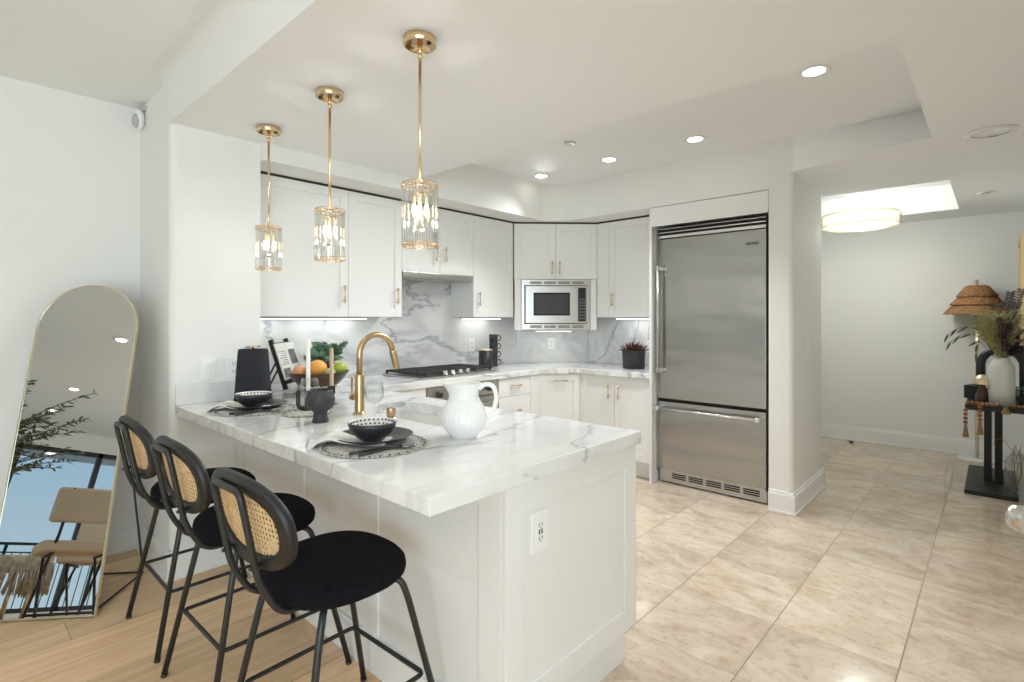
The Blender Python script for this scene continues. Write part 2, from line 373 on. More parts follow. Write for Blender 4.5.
def copy_tree(o, loc, rz, label):
    c = o.copy(); COL.objects.link(c); c.location = loc; c.rotation_euler = (0, 0, rz); c['label'] = label
    def rec(src, dst):
        for ch in list(src.children):
            d = ch.copy(); COL.objects.link(d); d.parent = dst; rec(ch, d)
    rec(o, c); return c
def arc(cx, cy, r, a0, a1, n=8):
    return [(cx + r * math.cos(math.radians(a0 + (a1 - a0) * i / n)), cy + r * math.sin(math.radians(a0 + (a1 - a0) * i / n))) for i in range(n + 1)]
def smooth_path(pts, n=6, closed=False):
    P = [Vector(p) for p in pts]; out = []; m = len(P)
    rng = range(m) if closed else range(m - 1)
    for i in rng:
        p0 = P[i - 1] if (i or closed) else P[0]; p1 = P[i]; p2 = P[(i + 1) % m]; p3 = P[(i + 2) % m] if (i + 2 < m or closed) else P[-1]
        for k in range(n):
            t = k / n; out.append(.5 * ((2 * p1) + (-p0 + p2) * t + (2 * p0 - 5 * p1 + 4 * p2 - p3) * t * t + (-p0 + 3 * p1 - 3 * p2 + p3) * t ** 3))
    if not closed: out.append(P[-1])
    return out
def rounded_path(pts, r, n=6, closed=False):
    P = [Vector(p) for p in pts]; out = []; m = len(P)
    for i, p in enumerate(P):
        if not closed and i in (0, m - 1): out.append(p); continue
        a = (P[i - 1] - p); b = (P[(i + 1) % m] - p); rr = min(r, a.length * .45, b.length * .45)
        A = p + a.normalized() * rr; B = p + b.normalized() * rr
        for k in range(n + 1):
            t = k / n; out.append(A * (1 - t) ** 2 + p * 2 * t * (1 - t) + B * t * t)
    return out

# ------------------------------------------------------------------ the room
XL, XS, XW, YB, YF, ZC, ZT = -3.80, -3.19, -3.72, 4.66, 7.0, 2.40, 2.64
struct('floor', MB().box(-4.2, .35, 1.30, 7.1, -.06, 0), 'tile')
struct('floor_living', MB().box(-3.95, 2.3, -7.0, 1.30, -.06, 0), 'wood')
struct('wall_left', MB().box(XL - .15, XL, -7.0, .83, 0, 2.75), 'wall')
# short pier wall beside the counter, rounded on its outer corner
struct('wall_pier', MB().prism([(XL - .15, .83), (XS - .035, .83), *arc(XS - .035, .865, .035, -90, 0), (XS, 1.29), (XL - .15, 1.29)], 0, 2.75), 'wall')
struct('wall_range', MB().box(XW - .1, XW, 1.29, 4.12, 0, 2.75), 'wall')
struct('wall_corner', MB().prism([(XW, 4.12), (-3.18, YB), (-3.9, YB), (-3.9, 4.12)], 0, 2.75), 'wall')
struct('wall_kitchen', MB().box(-3.9, -1.204, YB, 4.88, 0, 2.75), 'wall')
struct('wall_fridge_end', MB().prism([(-1.203, 4.04), (-1.075, 4.04), *arc(-1.075, 4.07, .03, -90, 0), (-1.045, 4.85), *arc(-1.075, 4.85, .03, 0, 90), (-1.203, 4.88)], 0, 2.40), 'wall')
struct('wall_hall', MB().box(-4.2, .35, YF, YF + .15, 0, 2.75), 'wall')
struct('wall_hall_left', MB().box(-4.2, -4.05, 4.7, YF, 0, 2.75), 'wall')
struct('wall_right', MB().box(.20, .35, .62, YF, 0, 2.75), 'wall')
struct('wall_entry', MB().box(.20, 2.3, .62, .77, 0, 2.75), 'wall')
# living room glazed walls
def glazed(name, o, u, n, a0, a1, posts, doorz):
    w = MB().obox(o, u, n, a0, a1, 0, .12, 2.36, 2.75)
    w.obox(o, u, n, a0, a1, 0, .12, 0, .05)
    wl = struct(name, w, 'wall')
    f = MB(); g = MB()
    for p in posts: f.obox(o, u, n, p - .035, p + .035, .02, .09, .05, 2.36)
    f.obox(o, u, n, a0, a1, .02, .09, 2.29, 2.36); f.obox(o, u, n, a0, a1, .02, .09, .05, .11)
    g.obox(o, u, n, a0, a1, .05, .056, .11, 2.29)
    return f, g
f, g = glazed('wall_balcony', (0, -7.0), (1, 0), (0, -1), -3.95, 2.3, (-3.9, -2.95, -2.05, -1.0, .1, 1.2, 2.25), 0)
w1 = struct('window_1', f, 'black'); struct('window_pane', g, 'pane', w1)
f, g = glazed('wall_east', (2.3, 0), (0, 1), (1, 0), -7.0, .77, (-6.95, -5.7, -4.5, -3.3, -2.1, -.9, .2), 0)
w2 = struct('window_2', f, 'black'); struct('window_pane', g, 'pane', w2)
# baseboards
def bb(name, segs, h, t=.018):
    m = MB()
    for (x0, y0), (x1, y1), side in segs:
        d = Vector((x1 - x0, y1 - y0)); L = d.length; d /= L; n = Vector((d.y, -d.x)) * side
        m.obox((x0, y0), d, n, 0, L, 0.0, t, 0, h - .02); m.obox((x0, y0), d, n, 0, L, 0, t * .6, h - .02, h)
        m.obox((x0, y0), d, n, 0, L, t, t + .007, 0, .018)
    return struct(name, m, 'trim', bevel=.003)
bb('baseboard_left', [((XL, -6.99), (XL, .83), 1)], .15)
bb('baseboard_pier', [((XL + .02, .83), (XS, .83), 1), ((XS, .812), (XS, 1.125), 1)], .15)
bb('baseboard_fridge_end', [((-1.203, 4.04), (-1.04, 4.04), 1), ((-1.045, 4.023), (-1.045, 4.88), 1)], .155)
bb('baseboard_hall', [((-4.04, YF), (.19, YF), 1)], .16)
bb('baseboard_right', [((.20, 1.65), (.20, 6.98), -1)], .16)
# ceilings
c = MB()
def cell(x0, x1, y0, y1, z): c.face([(x0, y0, z), (x0, y1, z), (x1, y1, z), (x1, y0, z)])
T1 = (-3.15, -.267, 2.39, 4.04); T2 = (-2.4, -.255, 5.07, 6.46)
cell(-3.15, .35, .83, T1[2], ZC); cell(-3.9, -3.15, .83, 1.29, ZC)
cell(T1[1], .35, T1[2], 4.04, ZC)
c.face([(-1.045, 4.04, ZC), (T1[1], 4.04, ZC), (T1[1], 3.81, ZC)])
cell(-1.045, .35, 4.04, T2[2], ZC); cell(-4.2, -1.045, 4.86, T2[2], ZC)
cell(T2[1], .35, T2[2], T2[3], ZC); cell(-4.2, T2[0], T2[2], T2[3], ZC); cell(-4.2, .35, T2[3], 7.1, ZC)
# kitchen tray recess
cell(T1[0] - .6, T1[1], T1[2], 4.3, ZT)
c.face([(-3.15, T1[2], ZC), (T1[1], T1[2], ZC), (T1[1], T1[2], ZT), (-3.15, T1[2], ZT)])
c.face([(T1[1], T1[2], ZC), (T1[1], 3.81, ZC), (T1[1], 4.04, ZT), (T1[1], T1[2], ZT)])
gq = [[c.b.verts.new((-1.045 + (T1[1] + 1.045) * i / 12, 4.04 + (-.23 * i / 12) * (1 - j / 8) ** 1.0, ZC + (ZT - ZC) * j / 8)) for j in range(9)] for i in range(13)]
for i in range(12):
    for j in range(8): c.b.faces.new((gq[i][j], gq[i + 1][j], gq[i + 1][j + 1], gq[i][j + 1])).smooth = True
# hall tray recess
cell(T2[0], T2[1], T2[2], T2[3], ZT)
for a, b in (((T2[0], T2[2]), (T2[1], T2[2])), ((T2[1], T2[2]), (T2[1], T2[3])), ((T2[1], T2[3]), (T2[0], T2[3])), ((T2[0], T2[3]), (T2[0], T2[2]))):
    c.face([(*a, ZC), (*b, ZC), (*b, ZT), (*a, ZT)])
struct('ceiling', c, 'ceil')
# dropped edge between the living room and the kitchen, coved at the top
prof = [(.83, ZC + .001), (.83, ZC + .13)] + [(.83 - .10 + .10 * math.cos(math.radians(a)), ZC + .13 + .10 * math.sin(math.radians(a))) for a in range(10, 91, 10)] + [(.72, 2.75), (.95, 2.75), (.95, ZC + .001)]
struct('ceiling_drop', MB().extr(prof, 'x', XS - .02, 2.3, True), 'ceil', bevel=.004)
struct('ceiling_living', MB().box(-3.95, 2.45, -7.12, .83, 2.63, 2.72), 'ceil')
sof = [(-3.15, 1.29), *[(-3.15 + .22 - .22 * math.cos(math.radians(a)), 3.82 + .22 * math.sin(math.radians(a))) for a in range(0, 91, 9)], (-1.204, 4.04), (-1.204, 4.70), (-3.85, 4.70), (-3.85, 1.29)]
struct('ceiling_soffit', MB().prism(sof[::-1], 2.300, 2.70), 'wall')
struct('ceiling_fascia', MB().box(-1.2035, -1.045, 4.04, 4.88, 2.401, 2.70), 'wall')

# ------------------------------------------------------------------ cabinets
def shaker(m, o, u, n, a0, a1, z0, z1, st=.062, t=.02, d0=0.0):
    """door front built of four rails and a recessed panel, outward along n"""
    m.obox(o, u, n, a0, a0 + st, d0, d0 + t, z0, z1); m.obox(o, u, n, a1 - st, a1, d0, d0 + t, z0, z1)
    m.obox(o, u, n, a0 + st, a1 - st, d0, d0 + t, z0, z0 + st); m.obox(o, u, n, a0 + st, a1 - st, d0, d0 + t, z1 - st, z1)
    m.obox(o, u, n, a0 + st, a1 - st, d0, d0 + t - .007, z0 + st, z1 - st)
def slab(m, o, u, n, a0, a1, z0, z1, t=.02): m.obox(o, u, n, a0, a1, 0, t, z0, z1)
def pull(o, u, n, a, z, parent, vertical=True, L=.125, d=.02):
    m = MB(); O = Vector((o[0], o[1], 0)); U = Vector((*u, 0)); N = Vector((*n, 0)); Z = Vector((0, 0, 1)); D = Z if vertical else U
    c = O + U * a + Z * z
    m.tube([c + D * (-L / 2) + N * (d + .028), c + D * (L / 2) + N * (d + .028)], .0058, 8)
    for s in (-1, 1):
        m.tube([c + D * (s * L * .36) + N * (d - .002), c + D * (s * L * .36) + N * (d + .03)], .0048, 8)
        m.tube([c + D * (s * L * .36 - .007) + N * (d + .028), c + D * (s * L * .36 + .007) + N * (d + .028)], .008, 8)
    return put('handle', m, 'gold', parent)
G = .0016
def cabinet(name, label, o, u, n, a0, a1, z0, z1, depth, fronts, cat='cabinet', toe=False, carc=None, group=None):
    ctr = Vector((o[0] + u[0] * (a0 + a1) / 2, o[1] + u[1] * (a0 + a1) / 2, 0 if toe else z0))
    t = thing(name, label, cat, ctr, 0, group)
    m = MB()
    if carc: m.prism(carc, z0, z1)
    else: m.obox(o, u, n, a0 + .001, a1 - .001, -depth, -.001, z0, z1)
    put('body', m, 'cab', t)
    if toe:
        m = MB(); m.obox(o, u, n, a0 + .002, a1 - .002, -.085, -.065, 0.0, z0); put('toe_kick', m, 'cab', t)
    for kind, b0, b1, y0, y1, hp in fronts:
        m = MB()
        (shaker if kind in ('door', 'panel') else slab)(m, o, u, n, b0 + G, b1 - G, y0 + G, y1 - G)
        d = put({'door': 'door', 'drawer': 'drawer', 'panel': 'panel', 'filler': 'filler_strip'}[kind], m, 'cab', t, bevel=.0012)
        if hp:
            pull(o, u, n, hp[0], hp[1], d, hp[2])
    return t
ZU0, ZU1 = 1.385, 2.285
RX = (-3.42, 0); RU = (0, 1); RN = (1, 0)      # range-side uppers (doors come to x=-3.40)
cabinet('wall_cabinet', 'tall white two door wall cabinet left of the hood above the fruit bowl', RX, RU, RN, 1.30, 2.445, ZU0, ZU1, .295,
        [('door', 1.30, 1.985, ZU0, ZU1, (1.943, 1.545, True)), ('door', 1.985, 2.445, ZU0, ZU1, (2.39, 1.545, True))])
cabinet('wall_cabinet', 'short white two door wall cabinet directly over the range hood', RX, RU, RN, 2.445, 3.205, 1.745, ZU1, .295,
        [('door', 2.445, 2.825, 1.745, ZU1, (2.775, 1.905, True)), ('door', 2.825, 3.205, 1.745, ZU1, (2.873, 1.905, True))])
cabinet('wall_cabinet', 'narrow white one door wall cabinet between the hood and the microwave', RX, RU, RN, 3.205, 3.74, ZU0, ZU1, .295,
        [('door', 3.205, 3.725, ZU0, ZU1, (3.262, 1.548, True))])
# diagonal corner cabinet that holds the microwave
A = Vector((-3.40, 3.745)); B = Vector((-2.835, 4.30)); LD = (B - A).length; DU = (B - A) / LD; DN = Vector((DU.y, -DU.x))
OD = A - DN * .02
dq = lambda a, d: tuple(OD + DU * a + DN * d)
tc_ = cabinet('microwave_cabinet', 'white diagonal corner cabinet with two small doors above the microwave', OD, DU, DN, 0, LD, 1.262, ZU1, .3,
        [('door', -.006, LD / 2, 1.752, ZU1, (LD / 2 - .037, 1.86, True)), ('door', LD / 2, LD + .006, 1.752, ZU1, (LD / 2 + .037, 1.86, True)),
         ('filler', .0, .062, 1.262, 1.752, None), ('filler', LD - .062, LD, 1.262, 1.752, None)])
BX = (0, 4.32); BU = (1, 0); BN = (0, -1)
cabinet('wall_cabinet', 'white one door wall cabinet between the microwave and the refrigerator', BX, BU, BN, -2.83, -2.139, ZU0, ZU1, .335,
        [('filler', -2.83, -2.70, ZU0, ZU1, None), ('door', -2.70, -2.139, ZU0, ZU1, (-2.655, 1.55, True))])
# shadow gap above the wall cabinets, its shade put in as a dark-coloured strip
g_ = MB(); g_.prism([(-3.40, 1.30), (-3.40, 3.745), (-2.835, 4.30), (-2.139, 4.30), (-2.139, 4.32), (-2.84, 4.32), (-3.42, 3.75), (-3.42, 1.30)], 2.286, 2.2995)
tag(put('gap_shadow_strip', g_, 'dark'), 'thin dark strip imitating the shadow gap along the top of the wall cabinets', 'painted shadow')
# base cabinets
LX = (-3.12, 0)
cabinet('base_cabinet', 'white base cabinet under the counter left of the oven', LX, RU, RN, 1.30, 2.445, .14, .862, .57,
        [('filler', 1.93, 2.03, .14, .862, None), ('door', 2.03, 2.445, .14, .862, (2.08, .75, True))], toe=True)
dz = [(.70, .862), (.42, .70), (.14, .42)]
cabinet('drawer_cabinet', 'white base cabinet with stacked drawers right of the oven', LX, RU, RN, 3.205, 3.765, .14, .862, .57,
        [('drawer', 3.215, 3.63, a, b, (3.42, (a + b) / 2 + .01, False)) for a, b in dz] + [('filler', 3.63, 3.765, .14, .862, None)], toe=True)
A2 = Vector((-3.10, 3.77)); B2 = Vector((-2.86, 4.05)); L2 = (B2 - A2).length; U2 = (B2 - A2) / L2; N2 = Vector((U2.y, -U2.x)); O2 = A2 - N2 * .02
d2 = lambda a, d: tuple(O2 + U2 * a + N2 * d)
cabinet('corner_base_cabinet', 'slim white diagonal base cabinet with one pull in the kitchen corner', O2, U2, N2, 0, L2, .14, .862, .3,
        [('door', -.006, L2 + .006, .14, .862, (L2 / 2, .80, False))], toe=True,
        carc=[d2(0, -.001), d2(L2, -.001), (-2.87, 4.62), (-3.19, 4.62), (-3.68, 4.13), (-3.68, 3.78)])
CX = (0, 4.07)
cabinet('base_cabinet', 'white two door base cabinet under the succulent pot beside the refrigerator', CX, BU, BN, -2.86, -2.139, .15, .862, .57,
        [('door', -2.855, -2.485, .15, .862, (-2.535, .73, True)), ('door', -2.485, -2.139, .15, .862, (-2.435, .73, True))], toe=True)

# refrigerator surround
rs = thing('fridge_surround', 'white panels framing the refrigerator at its left side and above', 'cabinet', (-1.70, 4.2, 0))
put('side_panel', MB().box(-2.136, -2.116, 4.03, 4.655, 0, 2.293), 'cab', rs)
put('header_panel', MB().box(-2.115, -1.204, 4.03, 4.05, 2.137, 2.293), 'cab', rs)

# refrigerator
fr = thing('refrigerator', 'tall stainless steel built-in refrigerator with freezer drawer', 'refrigerator', (-1.69, 4.35, 0))
X0, X1, FY = -2.113, -1.238, 4.12
put('cabinet_body', MB().box(X0, X1, FY + .05, 4.65, .02, 2.132), 'dark', fr)
m = MB(); m.box(X0 + .004, X1 - .008, FY, FY + .048, .705, 2.036, .004); put('door', m, 'steel', fr)
m = MB(); m.box(X0 + .004, X1 - .008, FY, FY + .048, .115, .680, .004); dr = put('freezer_drawer', m, 'steel', fr)
m = MB(); m.box(X0 + .02, X1 - .004, FY + .012, FY + .05, .012, .112); kp = put('toe_grille', m, 'steel2', fr)
m = MB()
for i in range(5):
    x = X0 + .13 + i * .143
    for k in range(3): m.box(x, x + .118, FY + .009, FY + .013, .048 + k * .017, .058 + k * .017)
put('vent_slots', m, 'hole', kp)
m = MB(); m.box(X0, X1, FY + .02, FY + .05, 2.045, 2.130); gr = put('top_grille', m, 'dark', fr)
m = MB(); m.box(X0 + .004, X1 - .008, FY - .004, FY + .03, 2.043, 2.068, .003); m.box(X0 + .004, X1 - .008, FY - .002, FY + .02, 2.086, 2.097, .003); m.box(X0 + .004, X1 - .008, FY + .0, FY + .02, 2.118, 2.130, .003)
put('louvers', m, 'chrome', gr)
for s, x in ((0, X0 - .002), (1, X1 - .006)):
    put('edge_trim', MB().box(x, x + .007, FY - .006, FY + .045, .10, 2.13), 'dark' if s else 'steel2', fr)
m = MB(); m.tube([(-2.075, FY - .062, .915), (-2.075, FY - .062, 1.82)], .0125, 12)
for z in (.945, 1.79): m.box(-2.091, -2.059, FY - .075, FY + .001, z - .016, z + .016, .004)
put('door_handle', m, 'steel2', fr)
m = MB(); m.tube([(-2.098, FY - .06, .628), (-1.272, FY - .06, .628)], .0125, 12)
for x in (-2.08, -1.29): m.box(x - .016, x + .016, FY - .074, FY + .001, .612, .645, .004)
put('drawer_handle', m, 'chrome', fr)
cu = bpy.data.curves.new('brand_badge', 'FONT'); cu.body = 'VIKING'; cu.size = .030; cu.extrude = .001; cu.align_x = 'CENTER'; cu.shear = .3
to = bpy.data.objects.new('tmp', cu); COL.objects.link(to); bpy.context.view_layer.update()
me = bpy.data.meshes.new_from_object(to.evaluated_get(bpy.context.evaluated_depsgraph_get())); bpy.data.objects.remove(to)
me.materials.clear(); me.materials.append(M['black']); me.transform(Matrix.Translation(Vector((-1.345, FY - .002, 1.925)) - fr.location) @ Matrix.Rotation(PI / 2, 4, 'X'))
bd = bpy.data.objects.new('brand_badge', me); COL.objects.link(bd); bd.parent = fr

# microwave
mt = thing('microwave', 'stainless steel built-in microwave in the corner cabinet', 'microwave', (*dq(LD / 2, 0), 1.264))
def ob(mb, a0, a1, d0, d1, z0, z1, bev=0): mb.obox(OD, DU, DN, a0, a1, d0, d1, z0, z1, bev); return mb
a0, a1, z0, z1 = .066, LD - .066, 1.268, 1.748
m = MB(); ob(m, a0, a1, .002, .018, z0, z0 + .055); ob(m, a0, a1, .002, .018, z1 - .055, z1); ob(m, a0, a0 + .03, .002, .018, z0 + .055, z1 - .055); ob(m, a1 - .03, a1, .002, .018, z0 + .055, z1 - .055)
tk = put('trim_kit', m, 'steel2', mt, bevel=.002)
for zz in (z0 + .016, z1 - .042):
    m = MB()
    for i in range(4):
        s = a0 + .085 + i * .135
        for q in range(3): ob(m, s, s + .11, .0175, .0205, zz + q * .009, zz + q * .009 + .0075)
    put('vent_slots', m, 'ventgrey', tk)
ob(m := MB(), a0 + .03, a1 - .03, .0, .012, z0 + .055, z1 - .055); put('cavity', m, 'dark', mt)
m = MB(); ob(m, a0 + .038, a1 - .125, .012, .036, z0 + .062, z1 - .062, .003); dmw = put('door', m, 'steel2', mt)
m = MB(); ob(m, a0 + .115, a1 - .195, .034, .0375, z0 + .135, z1 - .125); wmw = put('window', m, 'screen', dmw)
m = MB(); ob(m, a0 + .130, a1 - .210, .0372, .0382, z0 + .150, z1 - .140); put('mesh_screen', m, 'ovenwin', wmw)
m = MB(); ob(m, a1 - .124, a1 - .034, .012, .034, z0 + .062, z1 - .062, .002); cp = put('control_surround', m, 'steel2', mt)
m = MB(); ob(m, a1 - .117, a1 - .042, .033, .0365, z0 + .078, z1 - .078); pn = put('control_panel', m, 'screen', cp)
m = MB()
for r in range(7):
    for q in range(3): ob(m, a1 - .110 + q * .022, a1 - .094 + q * .022, .0362, .0372, z0 + .10 + r * .03, z0 + .118 + r * .03)
put('keypad', m, 'keypad', pn)

# range hood, oven, cooktop
hd = thing('range_hood', 'slim stainless steel range hood tucked under the short wall cabinet', 'range hood', (-3.55, 2.825, 1.70))
put('hood_shell', MB().box(-3.70, -3.392, 2.450, 3.200, 1.702, 1.743, .003), 'steel2', hd)
put('filter', MB().box(-3.66, -3.43, 2.50, 3.15, 1.697, 1.703), 'grey', hd)
ov = thing('oven', 'stainless steel wall oven built in under the cooktop', 'oven', (-3.3, 2.825, 0))
put('oven_body', MB().box(-3.68, -3.12, 2.448, 3.202, .02, .862), 'dark', ov)
put('control_panel', MB().box(-3.119, -3.098, 2.452, 3.198, .745, .858, .002), 'steel2', ov)
od = put('oven_door', MB().box(-3.119, -3.090, 2.452, 3.198, .145, .738, .004), 'steel2', ov)
put('oven_window', MB().box(-3.091, -3.088, 2.58, 3.07, .27, .60), 'screen', od)
m = MB(); m.tube([(-3.045, 2.50, .69), (-3.045, 3.15, .69)], .011, 10)
for y in (2.53, 3.12): m.tube([(-3.09, y, .69), (-3.045, y, .69)], .008, 8)
put('handle', m, 'chrome', od)
for y in (2.56, 3.09):
    m = MB(); m.lathe([(0, 0), (.024, 0), (.022, .03), (0, .03)], mat=Matrix.Translation((-3.0975, y, .80)) @ Matrix.Rotation(PI / 2, 4, 'Y'), seg=20); put('control_knob', m, 'blackp', ov)
ck = thing('gas_cooktop', 'low stainless gas cooktop with black cast iron grates', 'cooktop', (-3.42, 2.86, .914))
m = MB(); m.box(-3.66, -3.155, 2.44, 3.28, .9145, .928, .003); put('base_tray', m, 'steel2', ck)
for y0, y1 in ((2.46, 2.73), (2.735, 3.0), (3.005, 3.26)):
    m = MB()
    for x in (-3.64, -3.25):
        m.box(x, x + .014, y0, y1, .945, .960, .003)
    for y in (y0, y1 - .014): m.box(-3.64, -3.236, y, y + .014, .945, .960, .003)
    for k in range(1, 7):
        x = -3.64 + k * .0565; m.box(x, x + .010, y0, y1, .945, .962, .002)
    ym = (y0 + y1) / 2; m.box(-3.64, -3.236, ym - .006, ym + .006, .943, .957, .002)
    for x in (-3.64, -3.25):
        for y in (y0, y1 - .014): m.box(x, x + .014, y, y + .014, .928, .946)
    put('grate', m, 'grate', ck)
for (x, y, r) in ((-3.54, 2.6, .04), (-3.34, 2.6, .032), (-3.44, 2.865, .05), (-3.54, 3.13, .035), (-3.34, 3.13, .04)):
    m = MB(); m.lathe([(r, 0), (r, .008), (r * .7, .010), (r * .68, .014), (0, .014)], (x, y, .928), 20); put('burner', m, 'grate', ck)
for i in range(4):
    y = 2.71 + i * .08
    m = MB(); m.lathe([(.023, 0), (.023, .006), (.018, .008), (.017, .032), (.015, .035), (0, .035)], (-3.195, y, .928), 20); k_ = put('knob', m, 'chrome', ck)
    put('knob_skirt', MB().lathe([(.025, 0), (.025, .006), (0, .006)], (-3.195, y, .9275), 20), 'blackp', k_)

# counter with sink cut-out
def rrect(x0, x1, y0, y1, r, n=5):
    return arc(x1 - r, y1 - r, r, 0, 90, n) + arc(x0 + r, y1 - r, r, 90, 180, n) + arc(x0 + r, y0 + r, r, 180, 270, n) + arc(x1 - r, y0 + r, r, 270, 360, n)
outer = [(XS + .001, .85), (-1.065, .85), (-1.065, 1.94), (-3.08, 1.94), (-3.08, 3.765), (-2.85, 4.03), (-2.138, 4.03), (-2.138, 4.655), (-3.19, 4.655), (-3.715, 4.13), (-3.715, 1.293), (XS + .001, 1.293)]
sink_r = (-2.42, -1.72, 1.44, 1.775)
ct = put('countertop', MB().prism(outer, .864, .914, [rrect(*sink_r, .06)]), 'marble', None, bevel=.003)
tag(ct, 'thick white grey-veined marble worktop wrapping from the peninsula round the kitchen walls', 'countertop')
lip = put('side_upstand', MB().box(XS + .001, XS + .021, .85, 1.288, .9145, 1.022), 'marble', ct, bevel=.002)
m = MB(); i0 = rrect(-2.425, -1.715, 1.435, 1.78, .062); 
tb = bmesh.new(); ring = lambda L, z: [tb.verts.new((x, y, z)) for x, y in L]
Rs = [ring(rrect(-2.44, -1.70, 1.42, 1.795, .07), .8635), ring(i0, .8635), ring(rrect(-2.42, -1.72, 1.44, 1.775, .062), .70), ring(rrect(-2.38, -1.76, 1.48, 1.735, .05), .675)]
for P_, Q_ in zip(Rs, Rs[1:]):
    for i in range(len(P_)):
        f = tb.faces.new((P_[i], P_[(i + 1) % len(P_)], Q_[(i + 1) % len(P_)], Q_[i])); f.smooth = True
tb.faces.new(Rs[-1]); m.add(tb)
sk = put('kitchen_sink', m, 'ceramic', None, solid=.006); tag(sk, 'white undermount kitchen sink set in the peninsula behind the faucet', 'sink')

# marble splashbacks
for nm, mm, lb in (('left', MB().box(XW + .001, XW + .02, 1.293, 4.115, .915, 1.383).box(XW + .001, XW + .02, 2.447, 3.203, 1.383, 1.70), 'grey-veined marble splashback slab behind the cooktop'),
                   ('mid', MB().obox((XW, 4.12), (.7071, .7071), (.7071, -.7071), .004, .757, .001, .018, .915, 1.26), 'marble splashback slab on the diagonal corner under the microwave'),
                   ('right', MB().box(-3.165, -2.139, YB - .02, YB - .001, .915, 1.383), 'marble splashback slab behind the succulent pot')):
    tag(put('backsplash', mm, 'splash'), lb, 'backsplash')

# peninsula base
pb = thing('peninsula_cabinet', 'white panelled base of the peninsula under the marble overhang', 'cabinet', (-2.1, 1.5, 0))
PF = 1.16
m = MB(); m.box(-3.185, -1.101, PF, PF + .02, .0, .862)
st = [(-3.185, -3.09), (-2.44, -2.365), (-1.857, -1.761), (-1.20, -1.101)]
for a, b in st: m.box(a, b, PF - .008, PF, .132, .862)
for (a, b), (c2, d2_) in zip(st, st[1:]):
    m.box(b, c2, PF - .008, PF, .79, .862)
put('seating_side_panel', m, 'cab', pb, bevel=.002)
m = MB(); m.box(-3.185, -1.084, PF - .022, PF - .0005, 0.0, .125); m.box(-3.185, -1.084, PF - .014, PF - .0005, .125, .138); put('baseboard', m, 'trim', pb, bevel=.002)
m = MB(); EX = (-1.10, 0)
shaker(m, EX, (0, 1), (1, 0), PF - .008, 1.925, .132, .862, .085, .02); put('end_panel', m, 'cab', pb, bevel=.0015)
put('toe_kick', MB().box(-1.118, -1.102, PF + .02, 1.87, 0, .862), 'cab', pb)
KX = (0, 1.90)
for i in range(4):
    x0 = -3.08 + i * .495; m = MB(); shaker(m, KX, (1, 0), (0, 1), x0 + G, x0 + .495 - G, .14, .862)
    d_ = put('door', m, 'cab', pb, bevel=.001); pull(KX, (1, 0), (0, 1), x0 + (.44 if i % 2 == 0 else .055), .75, d_)
put('toe_kick', MB().box(-3.08, -1.12, 1.85, 1.87, 0, .14), 'cab', pb)

# wall plates
def plate(name, label, o, u, n, a, z, w, h, kind, cat='outlet'):
    U = Vector((*u, 0)); N = Vector((*n, 0)); o3 = Vector((o[0], o[1], 0))
    t = thing(name, label, cat, o3 + U * a + Vector((0, 0, z - h / 2)))
    m = MB(); m.obox(o, u, n, a - w / 2, a + w / 2, .0005, .007, z - h / 2, z + h / 2, .002); put('cover_plate', m, 'outlet', t)
    if kind == 'rocker':
        m = MB(); m.obox(o, u, n, a - .017, a + .017, .0065, .011, z - .034, z + .034, .002); put('rocker', m, 'trim', t)
    elif kind:
        m = MB(); m.obox(o, u, n, a - .018, a + .018, .0065, .0095, z - .036, z + .036, .002); f_ = put('receptacle_face', m, 'trim', t)
        for s in (-1, 1):
            m = MB()
            for q in (-1, 1): m.obox(o, u, n, a + q * .007 - .0015, a + q * .007 + .0015, .0093, .0098, z + s * .021 - .004, z + s * .021 + .006)
            m.obox(o, u, n, a - .002, a + .002, .0093, .0098, z + s * .021 - .011, z + s * .021 - .007)
            put('socket_slots', m, 'hole', f_)
        if kind == 'usb':
            for q in (-1, 1): m = MB(); m.obox(o, u, n, a + q * .006 - .003, a + q * .006 + .003, .0093, .0098, z - .008, z + .008); put('usb_port', m, 'hole', f_)
    return t
plate('light_switch', 'white rocker switch plate on the pier wall above the marble upstand', (XS, 0), (0, 1), (1, 0), 1.008, 1.097, .075, .12, 'rocker', 'light switch')
plate('power_outlet', 'white outlet plate on the pier wall beside the charcoal canister', (XS, 0), (0, 1), (1, 0), 1.140, 1.097, .075, .12, 'duplex')
plate('power_outlet', 'white outlet plate with usb ports on the peninsula end panel', (-1.087, 0), (0, 1), (1, 0), 1.312, .688, .080, .130, 'usb')
plate('power_outlet', 'outlet plate on the marble between cooktop and black mugs', (XW + .02, 0), (0, 1), (1, 0), 3.46, 1.12, .075, .12, 'duplex')
plate('power_outlet', 'outlet plate on the diagonal marble below the microwave', (XW + .7071 * .018, 4.12 - .7071 * .018), (.7071, .7071), (.7071, -.7071), .37, 1.11, .075, .12, 'duplex')
plate('power_outlet', 'outlet plate on the marble right of the succulent pot', (0, YB - .02), (1, 0), (0, -1), -2.45, 1.11, .075, .12, 'duplex')
plate('light_switch', 'small white switch plate on the side of the fridge end wall', (-1.045, 0), (0, 1), (1, 0), 4.42, 1.16, .07, .115, 'rocker', 'light switch')

